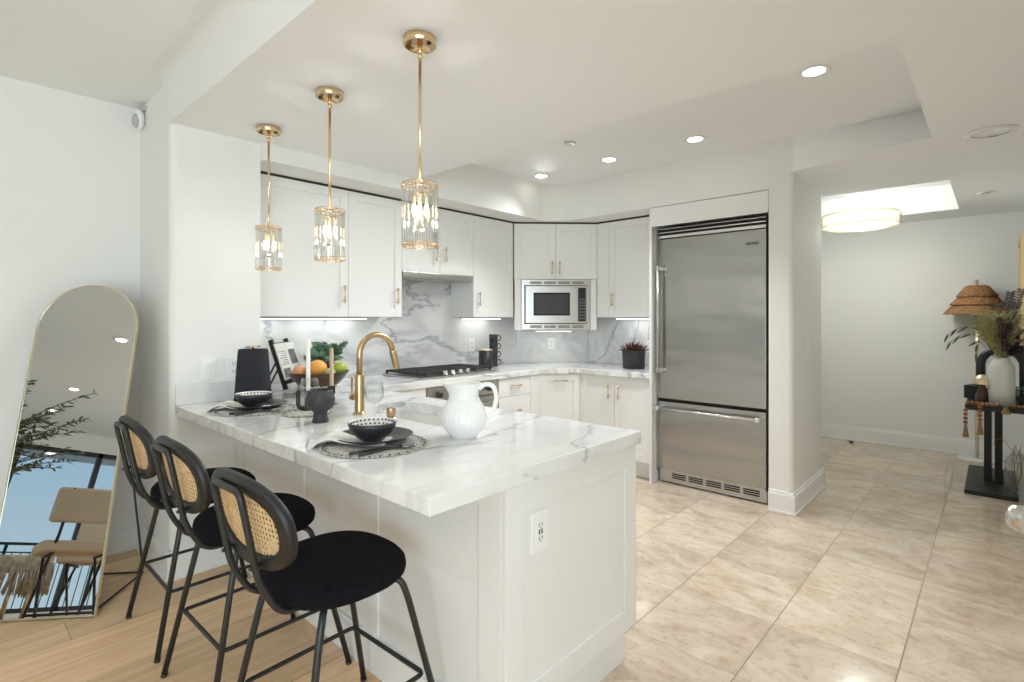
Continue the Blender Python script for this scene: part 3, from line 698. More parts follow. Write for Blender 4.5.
# under-cabinet light bars
for i, (o, u, n, a, L, d, z, lb) in enumerate((((-3.6, 0), (0, 1), (1, 0), 1.50, .27, 0, ZU0, 'lit light bar under the tall cabinet nearest the pier wall'),
        ((-3.6, 0), (0, 1), (1, 0), 1.95, .50, 0, ZU0, 'long lit light bar under the tall cabinet above the faucet'),
        ((-3.6, 0), (0, 1), (1, 0), 3.49, .36, 0, ZU0, 'lit light bar under the narrow cabinet above the black mugs'),
        (dq(0, -.22), DU, DN, LD / 2 , .34, 0, 1.262, 'lit light bar under the microwave cabinet'),
        ((0, 4.52), (1, 0), (0, -1), -2.47, .46, 0, ZU0, 'lit light bar under the cabinet beside the refrigerator'))):
    ctr = Vector((o[0] + u[0] * a, o[1] + u[1] * a, z - .022))
    t = thing('under_cabinet_light', lb, 'light', ctr, 0, 'light bars under the wall cabinets')
    m = MB(); m.obox(o, u, n, a - L / 2 - .02, a + L / 2 + .02, -.08, .10, z - .012, z - .0005, .002); put('housing', m, 'grey', t)
    m = MB(); m.obox(o, u, n, a - L / 2, a + L / 2, -.07, .09, z - .018, z - .0115, .002); put('diffuser', m, 'led', t)

# ------------------------------------------------------------------ ceiling fixtures
def downlight(x, y, z, label, w):
    t = thing('recessed_downlight', label, 'ceiling light', (x, y, z), 0, 'recessed ceiling downlights')
    m = MB(); m.lathe([(.052, -.001), (.075, -.001), (.076, -.006), (.070, -.009), (.052, -.004)], (x, y, z), 32, cap=False); put('trim_ring', m, 'trim', t)
    m = MB(); m.lathe([(0, -.001), (.052, -.001), (.050, -.004), (0, -.0045)], (x, y, z), 32); put('lens', m, 'down', t)
    l = bpy.data.lights.new('downlight_lamp', 'SPOT'); l.energy = w; l.color = (.97, 1.0, 1.0); l.spot_size = math.radians(132); l.spot_blend = 1.0; l.shadow_soft_size = .025
    o = bpy.data.objects.new('downlight_lamp', l); COL.objects.link(o); o.location = (x, y, z - .02)
    o.rotation_euler = (Vector((-1.9 + (.5 if x < -2.9 else 0), 2.2, 0)) - o.location).to_track_quat('-Z', 'Y').to_euler() if z == ZT else (0, 0, 0)
for (x, y, lb) in ((-.687, 3.04, 'round downlight in the tray ceiling nearest the camera, right of the others'), (-1.565, 3.62, 'round downlight in the tray ceiling above the refrigerator, second from the right'),
                   (-2.271, 3.62, 'round downlight in the tray ceiling, third from the right'), (-2.975, 3.63, 'leftmost round downlight in the tray ceiling near the corner cabinet')):
    downlight(x, y, ZT, lb, DOWN_W * (.75 if y < 3.3 else .6 if x < -2.9 else 1.1))
for (x, y, lb) in ((-2.4, -2.72, 'living room downlight, uppermost of those seen in the arched mirror'), (-2.18, -4.76, 'living room downlight seen second in the arched mirror'), (-2.05, -5.95, 'living room downlight seen lowest in the arched mirror'),
                   (-.2, -1.6, 'added unseen living room downlight behind the camera'), (-1.6, -.7, 'added unseen living room downlight behind the bar stools')):  # this pair is out of view, added to brighten the living room
    downlight(x, y, 2.63, lb, LIVING_W)
t = thing('ceiling_speaker', 'flat round white ceiling speaker by the hallway', 'speaker', (-.02, 3.92, ZC))
put('rim', MB().lathe([(.085, -.001), (.115, -.001), (.112, -.008), (.085, -.008)], (-.02, 3.92, ZC), 40, cap=False), 'trim', t)
put('grille', MB().lathe([(0, -.004), (.086, -.004), (.086, -.001), (0, -.001)], (-.02, 3.92, ZC), 40), 'ceil', t)
put('sensor_slot', MB().box(-.03, .01, 3.99, 4.0, ZC - .011, ZC - .008), 'grey', t)
t = thing('smoke_vent', 'small flat ring vent on the hallway ceiling', 'vent', (-.054, 5.76, ZC))
put('ring', MB().lathe([(.035, -.001), (.062, -.001), (.058, -.012), (.035, -.006)], (-.054, 5.76, ZC), 30, cap=False), 'trim', t)
put('center', MB().lathe([(0, -.002), (.034, -.002), (.034, -.004), (0, -.004)], (-.054, 5.76, ZC), 24), 'grey', t)
t = thing('sprinkler_head', 'small grey sprinkler cover on the tray ceiling', 'sprinkler', (-2.266, 3.09, ZT))
put('cover_plate', MB().lathe([(0, -.008), (.036, -.008), (.040, -.001), (0, -.001)], (-2.266, 3.09, ZT), 24), 'trim', t)
put('gap_ring', MB().lathe([(.036, -.0005), (.046, -.0005), (.046, -.003), (.036, -.003)], (-2.266, 3.09, ZT), 24, cap=False), 'grey', t)
t = thing('motion_sensor', 'small off-white motion sensor high in the corner above the arched mirror', 'sensor', (-3.69, .79, 2.49))
m = MB(); m.ball((-3.685, .80, 2.535), .05, 20, (.55, .55, 1.25)); put('housing', m, 'trim', t)
m = MB(); m.ball((-3.675, .782, 2.52), .04, 16, (.5, .5, 1.05)); put('lens', m, 'grey', t)
put('bracket', MB().box(-3.71, -3.66, .795, .829, 2.585, 2.61), 'grey', t)

# pendants
def make_pendant(label):
    t = thing('pendant_light', label, 'pendant light', (0, 0, 0), 0, 'gold and crystal pendants over the peninsula')
    P = lambda n, mb, mt, par=t: put(n, mb, mt, par, world=False)
    m = MB(); m.lathe([(0, -.030), (.056, -.030), (.060, -.027), (.060, -.002), (.058, 0), (0, 0)], seg=40); ca = P('canopy', m, 'gold')
    for a in (0, 180):
        m = MB(); m.lathe([(.0, -.036), (.007, -.034), (.008, -.030), (0, -.030)], (.036 * math.cos(math.radians(a + 20)), .036 * math.sin(math.radians(a + 20)), 0), 12); P('screw', m, 'gold', ca)
    m = MB(); m.tube([(0, 0, -.030), (0, 0, -.060)], .0085, 12); m.ball((0, 0, -.066), .010, 12); P('swivel', m, 'gold')
    m = MB(); m.tube([(0, 0, -.07), (0, 0, -.535)], .0055, 10); P('rod', m, 'gold')
    m = MB(); zt, zb, R = -.535, -.765, .064
    for z in (zt, zt - .016):
        m.tube([(R * math.cos(2 * PI * i / 32), R * math.sin(2 * PI * i / 32), z) for i in range(32)], .0017, 6, True)
    for i in range(28):
        a = 2 * PI * i / 28
        m.ball((R * math.cos(a), R * math.sin(a), zt - .008), .0040, 6)
    for i in range(3):
        a = 2 * PI * i / 3; m.tube([(0, 0, zt), (R * math.cos(a), R * math.sin(a), zt)], .003, 6)
    P('upper_ring', m, 'gold')
    m = MB()
    for z in (zb, zb + .012): m.tube([(R * math.cos(2 * PI * i / 32), R * math.sin(2 * PI * i / 32), z) for i in range(32)], .0017, 6, True)
    for i in range(28): a = 2 * PI * i / 28; m.ball((R * math.cos(a), R * math.sin(a), zb + .006), .0040, 6)
    P('lower_ring', m, 'gold')
    n = 16
    for i in range(n):
        a = 2 * PI * i / n; c_, s_ = math.cos(a), math.sin(a); mm = MB()
        tt = bmesh.new(); sec = [(-.0095, 0), (-.0065, .006), (.0065, .006), (.0095, 0), (.0065, -.004), (-.0065, -.004)]
        rg = []
        for z in (zb + .006, zt - .010): rg.append([tt.verts.new(((R - .004 + q) * c_ - p * s_, (R - .004 + q) * s_ + p * c_, z)) for p, q in sec])
        for k in range(6): tt.faces.new((rg[0][k], rg[0][(k + 1) % 6], rg[1][(k + 1) % 6], rg[1][k]))
        tt.faces.new(rg[0][::-1]); tt.faces.new(rg[1]); mm.add(tt); P('crystal_bar', mm, 'crystal')
    m = MB(); m.tube([(0, 0, -.535), (0, 0, -.62)], .006, 10); m.lathe([(0, 0), (.014, 0), (.014, -.01), (0, -.01)], (0, 0, -.69), 12)
    for i in range(3):
        a = 2 * PI * i / 3 + .5; x, y = .026 * math.cos(a), .026 * math.sin(a)
        m.tube([(0, 0, -.57), (x, y, -.57), (x, y, -.612)], .006, 8)
    P('socket_cluster', m, 'champagne')
    for i in range(3):
        a = 2 * PI * i / 3 + .5; x, y = .026 * math.cos(a), .026 * math.sin(a)
        m = MB(); m.lathe([(0, -.66), (.004, -.655), (.0085, -.640), (.008, -.625), (.005, -.613), (0, -.612)], (x, y, 0), 12); P('bulb', m, 'bulb')
    return t
def pendant_lamp(x, y, w):
    l = bpy.data.lights.new('pendant_lamp', 'POINT'); l.energy = w; l.color = (1.0, .97, .92); l.shadow_soft_size = .015
    o = bpy.data.objects.new('pendant_lamp', l); COL.objects.link(o); o.location = (x, y, ZC - .68)
for px_, py_, pw_ in ((-1.558, 1.20, 1.3), (-2.224, 1.205, 1.0), (-2.885, 1.21, .35)): pendant_lamp(px_, py_, pw_)
pz = make_pendant('gold and crystal pendant light, hanging nearest the camera')
pz.location = (-1.558, 1.20, ZC)
copy_tree(pz, (-2.224, 1.205, ZC), .2, 'middle one of the three gold and crystal pendants over the counter')
copy_tree(pz, (-2.885, 1.21, ZC), .4, 'gold and crystal pendant light closest to the pier wall')

# hallway ring chandelier
CXc, CYc, CR = -.925, 5.75, .305
t = thing('ring_chandelier', 'round crystal ring chandelier hanging in the hallway', 'chandelier', (CXc, CYc, 2.22))
for z in (2.222, 2.328):
    for r in (CR, CR - .05):
        m = MB(); m.tube([(CXc + r * math.cos(2 * PI * i / 48), CYc + r * math.sin(2 * PI * i / 48), z) for i in range(48)], .005, 6, True); put('ring_frame', m, 'champagne', t)
m = MB()
for k in range(72):
    a = 2 * PI * k / 72; r = CR + .004; x, y = CXc + r * math.cos(a), CYc + r * math.sin(a)
    u = (-math.sin(a), math.cos(a)); n = (math.cos(a), math.sin(a))
    for z in (2.228, 2.262, 2.296):
        m.obox((x, y), u, n, -.0105, .0105, -.004, .004 + (.003 if k % 2 else 0), z, z + .028, .002, 1)
put('crystal_band', m, 'crystal', t)['kind'] = 'stuff'
m = MB(); m.lathe([(CR - .045, 2.232), (CR - .012, 2.232), (CR - .012, 2.32), (CR - .045, 2.32), (CR - .045, 2.232)], (CXc, CYc, 0), 48, cap=False); put('led_ring', m, 'chand', t)
m = MB()
for k in range(3):
    a = 2 * PI * k / 3 + .6; m.tube([(CXc + CR * .93 * math.cos(a), CYc + CR * .93 * math.sin(a), 2.33), (CXc + .03 * math.cos(a), CYc + .03 * math.sin(a), 2.615)], .0014, 5)
put('cable', m, 'grey', t)
put('canopy', MB().lathe([(0, 2.612), (.07, 2.612), (.07, 2.639), (0, 2.639)], (CXc, CYc, 0), 30), 'champagne', t)
lp = bpy.data.lights.new('chandelier_lamp', 'POINT'); lp.energy = 15; lp.color = (.96, 1, .98); lp.shadow_soft_size = .2
lo = bpy.data.objects.new('chandelier_lamp', lp); COL.objects.link(lo); lo.location = (CXc, CYc, 2.24)


# ------------------------------------------------------------------ bar stools
def sup(a, b, t, e=2.5):
    c, s = math.cos(t), math.sin(t)
    return a * math.copysign(abs(c) ** (2 / e), c), b * math.copysign(abs(s) ** (2 / e), s)
def make_stool(label):
    t = thing('bar_stool', label, 'bar stool', (0, 0, 0), 0, 'bar stools along the peninsula')
    P = lambda n, mb, mt, par=t, **k: put(n, mb, mt, par, world=False, **k)
    # padded seat
    tb = bmesh.new(); rings = []; N = 48
    prof = [(.0, 0.564), (.70, 0.564), (.93, 0.568), (.985, 0.580), (1.0, 0.596), (.985, 0.613), (.93, 0.626), (.80, 0.634), (.55, 0.639), (.28, 0.641), (0, 0.641)]
    for f, z in prof:
        if f == 0: rings.append([tb.verts.new((0, -.005, z))]); continue
        r_ = []
        for i in range(N):
            x, y = sup(.208 * f, .205 * f, 2 * PI * i / N, 2.45)
            r_.append(tb.verts.new((x * (1 + .05 * (y / .2)), y - .005, z)))
        rings.append(r_)
    for A_, B_ in zip(rings, rings[1:]):
        for i in range(N):
            j = (i + 1) % N
            f = tb.faces.new((A_[0], B_[j], B_[i])) if len(A_) == 1 else tb.faces.new((A_[i], A_[j], B_[0])) if len(B_) == 1 else tb.faces.new((A_[i], A_[j], B_[j], B_[i]))
            f.smooth = True
    bmesh.ops.recalc_face_normals(tb, faces=tb.faces)
    m = MB(); m.add(tb); P('seat', m, 'boucle')
    m = MB()
    m.tube([(.13 * math.cos(2 * PI * i / 24), .12 * math.sin(2 * PI * i / 24), .558) for i in range(24)], .007, 8, True); P('seat_ring', m, 'black')
    for sx in (-1, 1):
        for sy in (-1, 1):
            f = (sx * .232, .262 if sy > 0 else -.250, .004)
            top = (sx * .158, sy * .135, .572)
            pts = rounded_path([(sx * .07, sy * .07, .556), (sx * .158, sy * .132, .559), (sx * .170, sy * .150, .50), f], .03, 5)
            m = MB(); m.tube(pts, .0105, 12); l_ = P('leg', m, 'black')
            m = MB(); m.tube([(f[0], f[1], 0), (f[0] - sx * .002, f[1] - sy * .003, .012)], .0118, 12); P('foot_cap', m, 'blackp', l_)
    m = MB(); q = .194
    m.tube(rounded_path([(-q, -q, .245), (q, -q, .245), (q, q, .245), (-q, q, .245)], .022, 5, True), .0075, 8, True); P('footrest', m, 'black')
    # oval backrest
    th = .19; cz = .828
    def bk(x, h, d=0.0):
        return Vector((x, -.278 - h * math.sin(th) + .50 * x * x + d * math.cos(th), cz + h * math.cos(th) + d * math.sin(th)))
    tb = bmesh.new(); N = 56; R_ = []
    sec = [(-.019, -.008), (-.015, -.015), (.012, -.016), (.020, -.008), (.020, .008), (.012, .015), (-.015, .013), (-.019, .006)]
    for i in range(N):
        a = 2 * PI * i / N; r_ = []
        for p, d in sec:
            x, h = sup(.207 + p, .110 + p, a, 2.5); r_.append(tb.verts.new(bk(x, h, d)))
        R_.append(r_)
    for i in range(N):
        for k in range(8):
            f = tb.faces.new((R_[i][k], R_[i][(k + 1) % 8], R_[(i + 1) % N][(k + 1) % 8], R_[(i + 1) % N][k])); f.smooth = True
    bmesh.ops.recalc_face_normals(tb, faces=tb.faces)
    m = MB(); m.add(tb); fr_ = P('backrest_frame', m, 'blackw')
    # woven cane: straight and diagonal strands clipped to the oval opening
    m = MB(); a_, b_ = .191, .094
    def inside(x, h): return (abs(x) / a_) ** 2.5 + (abs(h) / b_) ** 2.5 <= 1
    def strand(x0, h0, dx, dh, w, d):
        L = math.hypot(dx, dh); ux, uh = dx / L, dh / L; ts = []; k = -.26
        while k < .26:
            if inside(x0 + ux * k, h0 + uh * k): ts.append(k)
            k += .004
        if len(ts) < 2: return
        lo_, hi_ = ts[0] - .002, ts[-1] + .002; n_ = max(2, int((hi_ - lo_) / .03)); prev = None
        for i in range(n_ + 1):
            k = lo_ + (hi_ - lo_) * i / n_; x, h = x0 + ux * k, h0 + uh * k
            v = (m.b.verts.new(bk(x - uh * w, h + ux * w, d)), m.b.verts.new(bk(x + uh * w, h - ux * w, d)))
            if prev: m.b.faces.new((prev[0], prev[1], v[1], v[0]))
            prev = v
    pc = .0150
    for i in range(-12, 13):
        strand(i * pc, 0, 0, 1, .0013, .0); strand(i * pc + .0042, 0, 0, 1, .0013, .0)
    for i in range(-7, 8):
        strand(0, i * pc, 1, 0, .0013, .0012); strand(0, i * pc + .0042, 1, 0, .0013, .0012)
    for i in range(-19, 20):
        strand(i * pc + .0096, 0, 1, 1, .0010, -.0010); strand(i * pc + .0096, 0, 1, -1, .0010, .0020)
    P('cane_weave', m, 'cane', fr_, solid=.0008)
    # steel hoop behind the oval running down and forward under the seat
    m = MB(); w = .086; o_ = -.030
    pts = [(-w * .8, -.105, .557), (-w, -.215, .566)]
    pts += [tuple(bk(-w, h, o_)) for h in (-.155, -.06, .04)]
    pts += [tuple(bk(-w, .104, o_)), tuple(bk(w, .104, o_))]
    pts += [tuple(bk(w, h, o_)) for h in (.04, -.06, -.155)]
    pts += [(w, -.215, .566), (w * .8, -.105, .557)]
    m.tube(rounded_path(pts, .045, 6), .0095, 10); hp_ = P('back_hoop', m, 'black')
    for x in (-w, w):
        for h in (-.102,):
            m = MB(); m.tube([bk(x, h, -.03), bk(x, h, -.013)], .006, 8); m.ball(bk(x, h, -.041), .006, 8); P('screw', m, 'black', hp_)
    return t
st0 = make_stool('black bar stool with cane oval back, the nearest one, its whole seat in view')
SP = [(-1.527, .845, .04), (-2.125, .845, .02), (-2.700, .845, 0.0)]
st0.location = (SP[0][0], SP[0][1], 0); st0.rotation_euler.z = SP[0][2]
copy_tree(st0, (SP[1][0], SP[1][1], 0), SP[1][2], 'middle one of the three black cane-backed bar stools')
copy_tree(st0, (SP[2][0], SP[2][1], 0), SP[2][2], 'black cane-backed bar stool standing nearest the arched mirror')

# ------------------------------------------------------------------ arched floor mirror
TH = math.radians(13.6); mb0 = Vector((-3.047, .494, .006)); mu_ = Vector((-.664, -.748, 0)); nb = Vector((-.748, .664, 0))
mup = nb * math.sin(TH) + Vector((0, 0, math.cos(TH))); mn = mu_.cross(mup).normalized()
if mn.x < 0: mn = -mn
MWd, MH = .482, 1.587
am = thing('arched_mirror', 'tall arched floor mirror in a thin champagne frame leaning by the left wall', 'mirror', mb0 + mu_ * MWd / 2)
def arch(inset, n=28):
    R = MWd / 2; L = [(inset, inset), (MWd - inset, inset)]
    return L + [(R + (R - inset) * math.cos(PI * i / n + PI) * -1 * 1, MH - R + (R - inset) * math.sin(PI * i / n)) for i in range(n + 1)]
def mpt(a, h, d): return mb0 + mu_ * a + mup * h + mn * d
def plate_m(L, d0, d1):
    tb = bmesh.new(); A_ = [tb.verts.new(mpt(a, h, d0)) for a, h in L]; B_ = [tb.verts.new(mpt(a, h, d1)) for a, h in L]
    for i in range(len(L)): tb.faces.new((A_[i], A_[(i + 1) % len(L)], B_[(i + 1) % len(L)], B_[i]))
    tb.faces.new(A_[::-1]); tb.faces.new(B_); bmesh.ops.recalc_face_normals(tb, faces=tb.faces); mm = MB(); mm.add(tb); return mm
put('mirror_glass', plate_m(arch(.0045), -.003, .0), 'mirror', am)
put('backing', plate_m(arch(.004), -.012, -.004), 'black', am)
Lo, Li = arch(0), arch(.0055); tb = bmesh.new(); V = []
for L, dd in ((Lo, -.014), (Lo, .003), (Li, .003), (Li, -.014)): V.append([tb.verts.new(mpt(a, h, dd)) for a, h in L])
for k in range(4):
    for i in range(len(Lo)): tb.faces.new((V[k][i], V[k][(i + 1) % len(Lo)], V[(k + 1) % 4][(i + 1) % len(Lo)], V[(k + 1) % 4][i]))
bmesh.ops.recalc_face_normals(tb, faces=tb.faces); mm = MB(); mm.add(tb); put('frame', mm, 'champagne', am)
# easel leg of black rod behind the mirror
m = MB(); hs = 1.02
fa, fb = mpt(.03, hs, -.016), mpt(MWd - .03, hs, -.016)
ga = Vector((fa.x, fa.y, 0)) + nb * .17 + Vector((0, 0, .008)); gb = Vector((fb.x, fb.y, 0)) + nb * .17 + Vector((0, 0, .008))
m.tube(rounded_path([fa, ga, gb, fb], .03, 4), .005, 8)
for g1, q1 in ((ga, mpt(.03, .015, -.016)), (gb, mpt(MWd - .03, .015, -.016))): m.tube([g1, Vector((q1.x, q1.y, .008))], .005, 8)
put('easel_leg', m, 'black', am)

# ------------------------------------------------------------------ things on the counter
ZK = .9145
def mat_round(x, y, label, R=.19):
    t = thing('placemat', label, 'placemat', (x, y, ZK), 0, 'round woven placemats')
    put('woven_disc', MB().lathe([(0, 0), (R - .012, 0), (R - .008, .003), (R * .7, .0045), (R * .4, .0035), (0, .0045)], (x, y, ZK), 48), 'mat', t)
    m = MB()
    n = int(2 * PI * R / .017)
    for i in range(n):
        a = 2 * PI * i / n; m.ball((x + (R - .006) * math.cos(a), y + (R - .006) * math.sin(a), ZK + .0028), .0075, 8, (1, 1, .36))
    put('scalloped_edge', m, 'mat', t)
    m = MB()
    for i in range(0, n, 2):
        a = 2 * PI * (i + .5) / n; m.ball((x + (R - .010) * math.cos(a), y + (R - .010) * math.sin(a), ZK + .0042), .0045, 6, (1, 1, .5))
    put('edge_stitching', m, 'matb', t)
    return t
def place_plate(x, y, z, label):
    t = put('dinner_plate', MB().lathe([(0, 0), (.085, 0), (.098, .004), (.140, .020), (.143, .0225), (.139, .0235), (.097, .009), (.085, .0065), (0, .006)], (x, y, z), 56), 'blackc')
    return tag(t, label, 'plate', 'matte black dinner plates')
def bowl(x, y, z, label):
    t = thing('serving_bowl', label, 'bowl', (x, y, z), 0, 'ribbed black bowls with dotted insides')
    put('bowl_body', MB().lathe([(0, 0), (.038, 0), (.042, .003), (.066, .026), (.082, .052), (.086, .067), (.083, .068)], (x, y, z), 96, cap=False, rfun=lambda r, zz, a: r * (1 + (.018 * math.cos(32 * a) if .006 < zz < .062 else 0))), 'blackc', t)
    ins = put('glazed_inside', MB().lathe([(.083, .068), (.078, .054), (.061, .028), (.037, .008), (0, .006)], (x, y, z), 48, cap=False), 'ceramic', t)
    m = MB()
    for k, (r, zz) in enumerate(((.0790, .0590), (.0725, .0460), (.063, .034), (.051, .021), (.036, .0105))):
        n = int(2 * PI * r / .0165)
        for i in range(n):
            a = 2 * PI * (i + .5 * (k % 2)) / n; m.ball((x + r * math.cos(a) * .985, y + r * math.sin(a) * .985, z + zz + .001), .0042, 8, (1, 1, .8))
    put('dot_pattern', m, 'blackp', ins)['kind'] = 'stuff'
    return t
def cloth(name, label, path, w0, w1, thick=.006):
    """folded napkin: ribbon swept along path with widths"""
    P_ = smooth_path(path, 6); m = MB(); n = len(P_); rows = []
    for i, p in enumerate(P_):
        d = (P_[min(i + 1, n - 1)] - P_[max(i - 1, 0)]); s_ = Vector((-d.y, d.x, 0)).normalized(); f = i / (n - 1); w = w0 + (w1 - w0) * f
        row = []
        for k in range(9):
            q = -1 + k / 4; row.append(m.b.verts.new(p + s_ * w * q / 2 + Vector((0, 0, .003 * math.sin(q * 5 + i * .35) * (.3 + f) + .002))))
        rows.append(row)
    for A_, B_ in zip(rows, rows[1:]):
        for k in range(8): g_ = m.b.faces.new((A_[k], A_[k + 1], B_[k + 1], B_[k])); g_.smooth = True
    o = put(name, m, 'linen', None, solid=thick); o.modifiers['solid'].offset = 1
    return tag(o, label, 'napkin', 'folded white napkins')
def cutlery(x, y, ang, kind, label, z):
    t = thing(kind, label, kind.split('_')[-1], (x, y, z), ang)
    m = MB()
    m.tube([(-.10, 0, .006), (-.05, 0, .007), (.02, 0, .009), (.055, 0, .008)], .004, 8, rs=[.0058, .005, .0034, .0036]); put('handle', m, 'blackp', t, world=False)
    if kind.endswith('spoon'):
        m = MB(); m.ball((.082, 0, .010), .021, 16, (1.5, 1, .32)); put('spoon_bowl', m, 'cutl', t, world=False)
    else:
        m = MB(); m.box(.052, .075, -.010, .010, .006, .0085, .001)
        for k in range(4): m.box(.074, .112, -.0095 + k * .0055, -.007 + k * .0055, .0065, .0085)
        put('tines', m, 'blackp', t, world=False)
    return t
M['cutl'] = plain('gunmetal_cutlery', (.30, .29, .28), .2, 1)

MN, MF = (-1.675, 1.080), (-2.745, 1.085)
mat_round(MN[0] + .022, MN[1] - .008, 'round woven placemat on the near half of the counter in front of the nearest stool')
mat_round(MF[0] + .015, MF[1] - .004, 'round woven placemat on the far end of the counter beside the charcoal canister')
mat_round(-2.46, 1.215, 'round woven placemat mostly hidden behind the black stone chalice', .12)
place_plate(MN[0] - .03, MN[1] + .02, ZK + .0058, 'black dinner plate with a dotted bowl and napkin on the near placemat')
place_plate(MF[0] - .02, MF[1] + .02, ZK + .0058, 'black dinner plate beside the charcoal canister on the far placemat')
bowl(MN[0] + .010, MN[1] - .012, ZK + .0175, 'black ribbed bowl with dotted white inside, on the near black plate')
bowl(MF[0] + .010, MF[1] - .012, ZK + .0175, 'black ribbed bowl with dotted white inside, on the far plate before the canister')
for (mx, my), lb in ((MN, 'white folded napkin hanging from under the near bowl toward the counter edge'), (MF, 'white folded napkin draped from under the far bowl by the charcoal canister')):
    cloth('napkin', lb, [(mx + .05, my + .03, ZK + .0138), (mx - .01, my - .02, ZK + .0138), (mx - .055, my - .065, ZK + .020), (mx - .098, my - .108, ZK + .036), (mx - .122, my - .136, ZK + .024), (mx - .138, my - .156, ZK + .009), (mx - .150, my - .175, ZK + .004)], .10, .125, .008)
cutlery(MN[0] + .152, MN[1] - .045, 1.45, 'table_spoon', 'dark metal spoon at the right of the near black plate', ZK + .0048)
cutlery(MN[0] + .122, MN[1] - .060, 1.35, 'table_fork', 'black fork lying between the near plate and the spoon', ZK + .0048)
cutlery(MF[0] + .150, MF[1] - .045, 1.45, 'table_spoon', 'dark metal spoon at the right of the far black plate', ZK + .0048)
cutlery(MF[0] + .122, MF[1] - .060, 1.32, 'table_fork', 'black fork beside the far black plate', ZK + .0048)

# black stone chalice
CHX, CHY = -2.205, 1.15
tag(put('stone_chalice', MB().lathe([(0, 0), (.034, 0), (.036, .003), (.031, .020), (.029, .040), (.033, .050), (.050, .060), (.060, .078), (.062, .100), (.057, .122), (.051, .134), (.051, .141), (.047, .142), (.045, .132), (.048, .10), (.03, .07), (0, .064)], (CHX, CHY, ZK), 40), 'stone'),
    'squat black speckled stone chalice standing in the middle of the counter', 'chalice')
# candle holders and taper candles
HX, HY = -2.52, 1.25
t = thing('candle_holder', 'black looped candle holder carrying the white candle', 'candle holder', (HX, HY, ZK))
put('cup', MB().lathe([(0, 0), (.033, 0), (.034, .004), (.018, .012), (.016, .06), (.020, .075), (.020, .10), (.0115, .10), (.0115, .08), (0, .08)], (HX, HY, ZK), 24), 'blackc', t)
m = MB(); ux, uy = -.80, -.55
m.tube(rounded_path([(HX + ux * .01, HY + uy * .01, ZK + .012), (HX + ux * .055, HY + uy * .055, ZK + .014), (HX + ux * .055, HY + uy * .055, ZK + .098), (HX + ux * .012, HY + uy * .012, ZK + .096)], .03, 6), .0105, 12); put('loop_handle', m, 'blackc', t)
tag(put('taper_candle', MB().lathe([(0, 0), (.0105, 0), (.0105, .02), (.0098, .272), (.006, .278), (0, .279)], (HX, HY, ZK + .081), 16), 'wax'), 'tall white taper candle behind the wine glass', 'candle', 'taper candles')
HX2, HY2 = -2.62, 1.43
t = thing('candle_holder', 'small square black candle holder carrying the beige candle', 'candle holder', (HX2, HY2, ZK))
put('base_disc', MB().lathe([(0, 0), (.03, 0), (.03, .005), (.008, .009), (.007, .055), (0, .055)], (HX2, HY2, ZK), 24), 'blackc', t)
put('square_cup', MB().box(HX2 - .014, HX2 + .014, HY2 - .014, HY2 + .014, ZK + .055, ZK + .100, .002), 'blackc', t)
tag(put('taper_candle', MB().lathe([(0, 0), (.0105, 0), (.0098, .195), (.006, .200), (0, .201)], (HX2, HY2, ZK + .1005), 16), 'waxb'), 'beige taper candle in front of the fruit bowl', 'candle', 'taper candles')
# wine glasses
def wineglass(x, y, label):
    t = tag(put('wine_glass', MB().lathe([(0, 0), (.034, .0), (.034, .0015), (.010, .005), (.0038, .012), (.0034, .072), (.008, .080), (.028, .092), (.041, .112), (.0435, .130), (.041, .155), (.036, .178), (.0345, .178), (.0395, .154), (.042, .130), (.0395, .113), (.026, .095), (0, .084)], (x, y, ZK), 36, cap=False), 'glass'), label, 'wine glass', 'clear wine glasses')
wineglass(-2.365, 1.18, 'clear wine glass beside the stone chalice, in front of the white candle')
wineglass(-2.02, 1.305, 'clear wine glass between the brass faucet and the near dotted bowl')
# jug
JX, JY = -1.518, 1.380
t = thing('ceramic_jug', 'white ribbed ceramic jug with a looped handle on the near counter', 'jug', (JX, JY, ZK))
prof = [(0, 0), (.048, 0), (.052, .003), (.056, .012), (.076, .035), (.088, .062), (.089, .085), (.081, .112), (.066, .135), (.0575, .152), (.056, .168), (.060, .188), (.066, .203), (.069, .208), (.066, .209), (.055, .190), (.050, .168), (.052, .152), (.06, .13), (.07, .09), (.05, .02), (0, .01)]
def jr(r, z, a):
    if .02 < z < .20: r *= 1 + .012 * math.cos(28 * a) * min(1, (z - .02) / .03)
    if z > .165: r *= 1 + .30 * (z - .165) / .044 * max(0, math.cos(a - 3.8)) ** 6
    return r
put('jug_body', MB().lathe(prof, (JX, JY, ZK), 112, rfun=jr), 'ceramic', t)
hx, hy = .75, .66
m = MB(); m.tube(smooth_path([(JX + hx * r, JY + hy * r, ZK + z) for r, z in ((.060, .186), (.082, .203), (.112, .196), (.126, .160), (.120, .118), (.100, .082), (.080, .052))], 6), .009, 14); put('handle', m, 'ceramic', t)
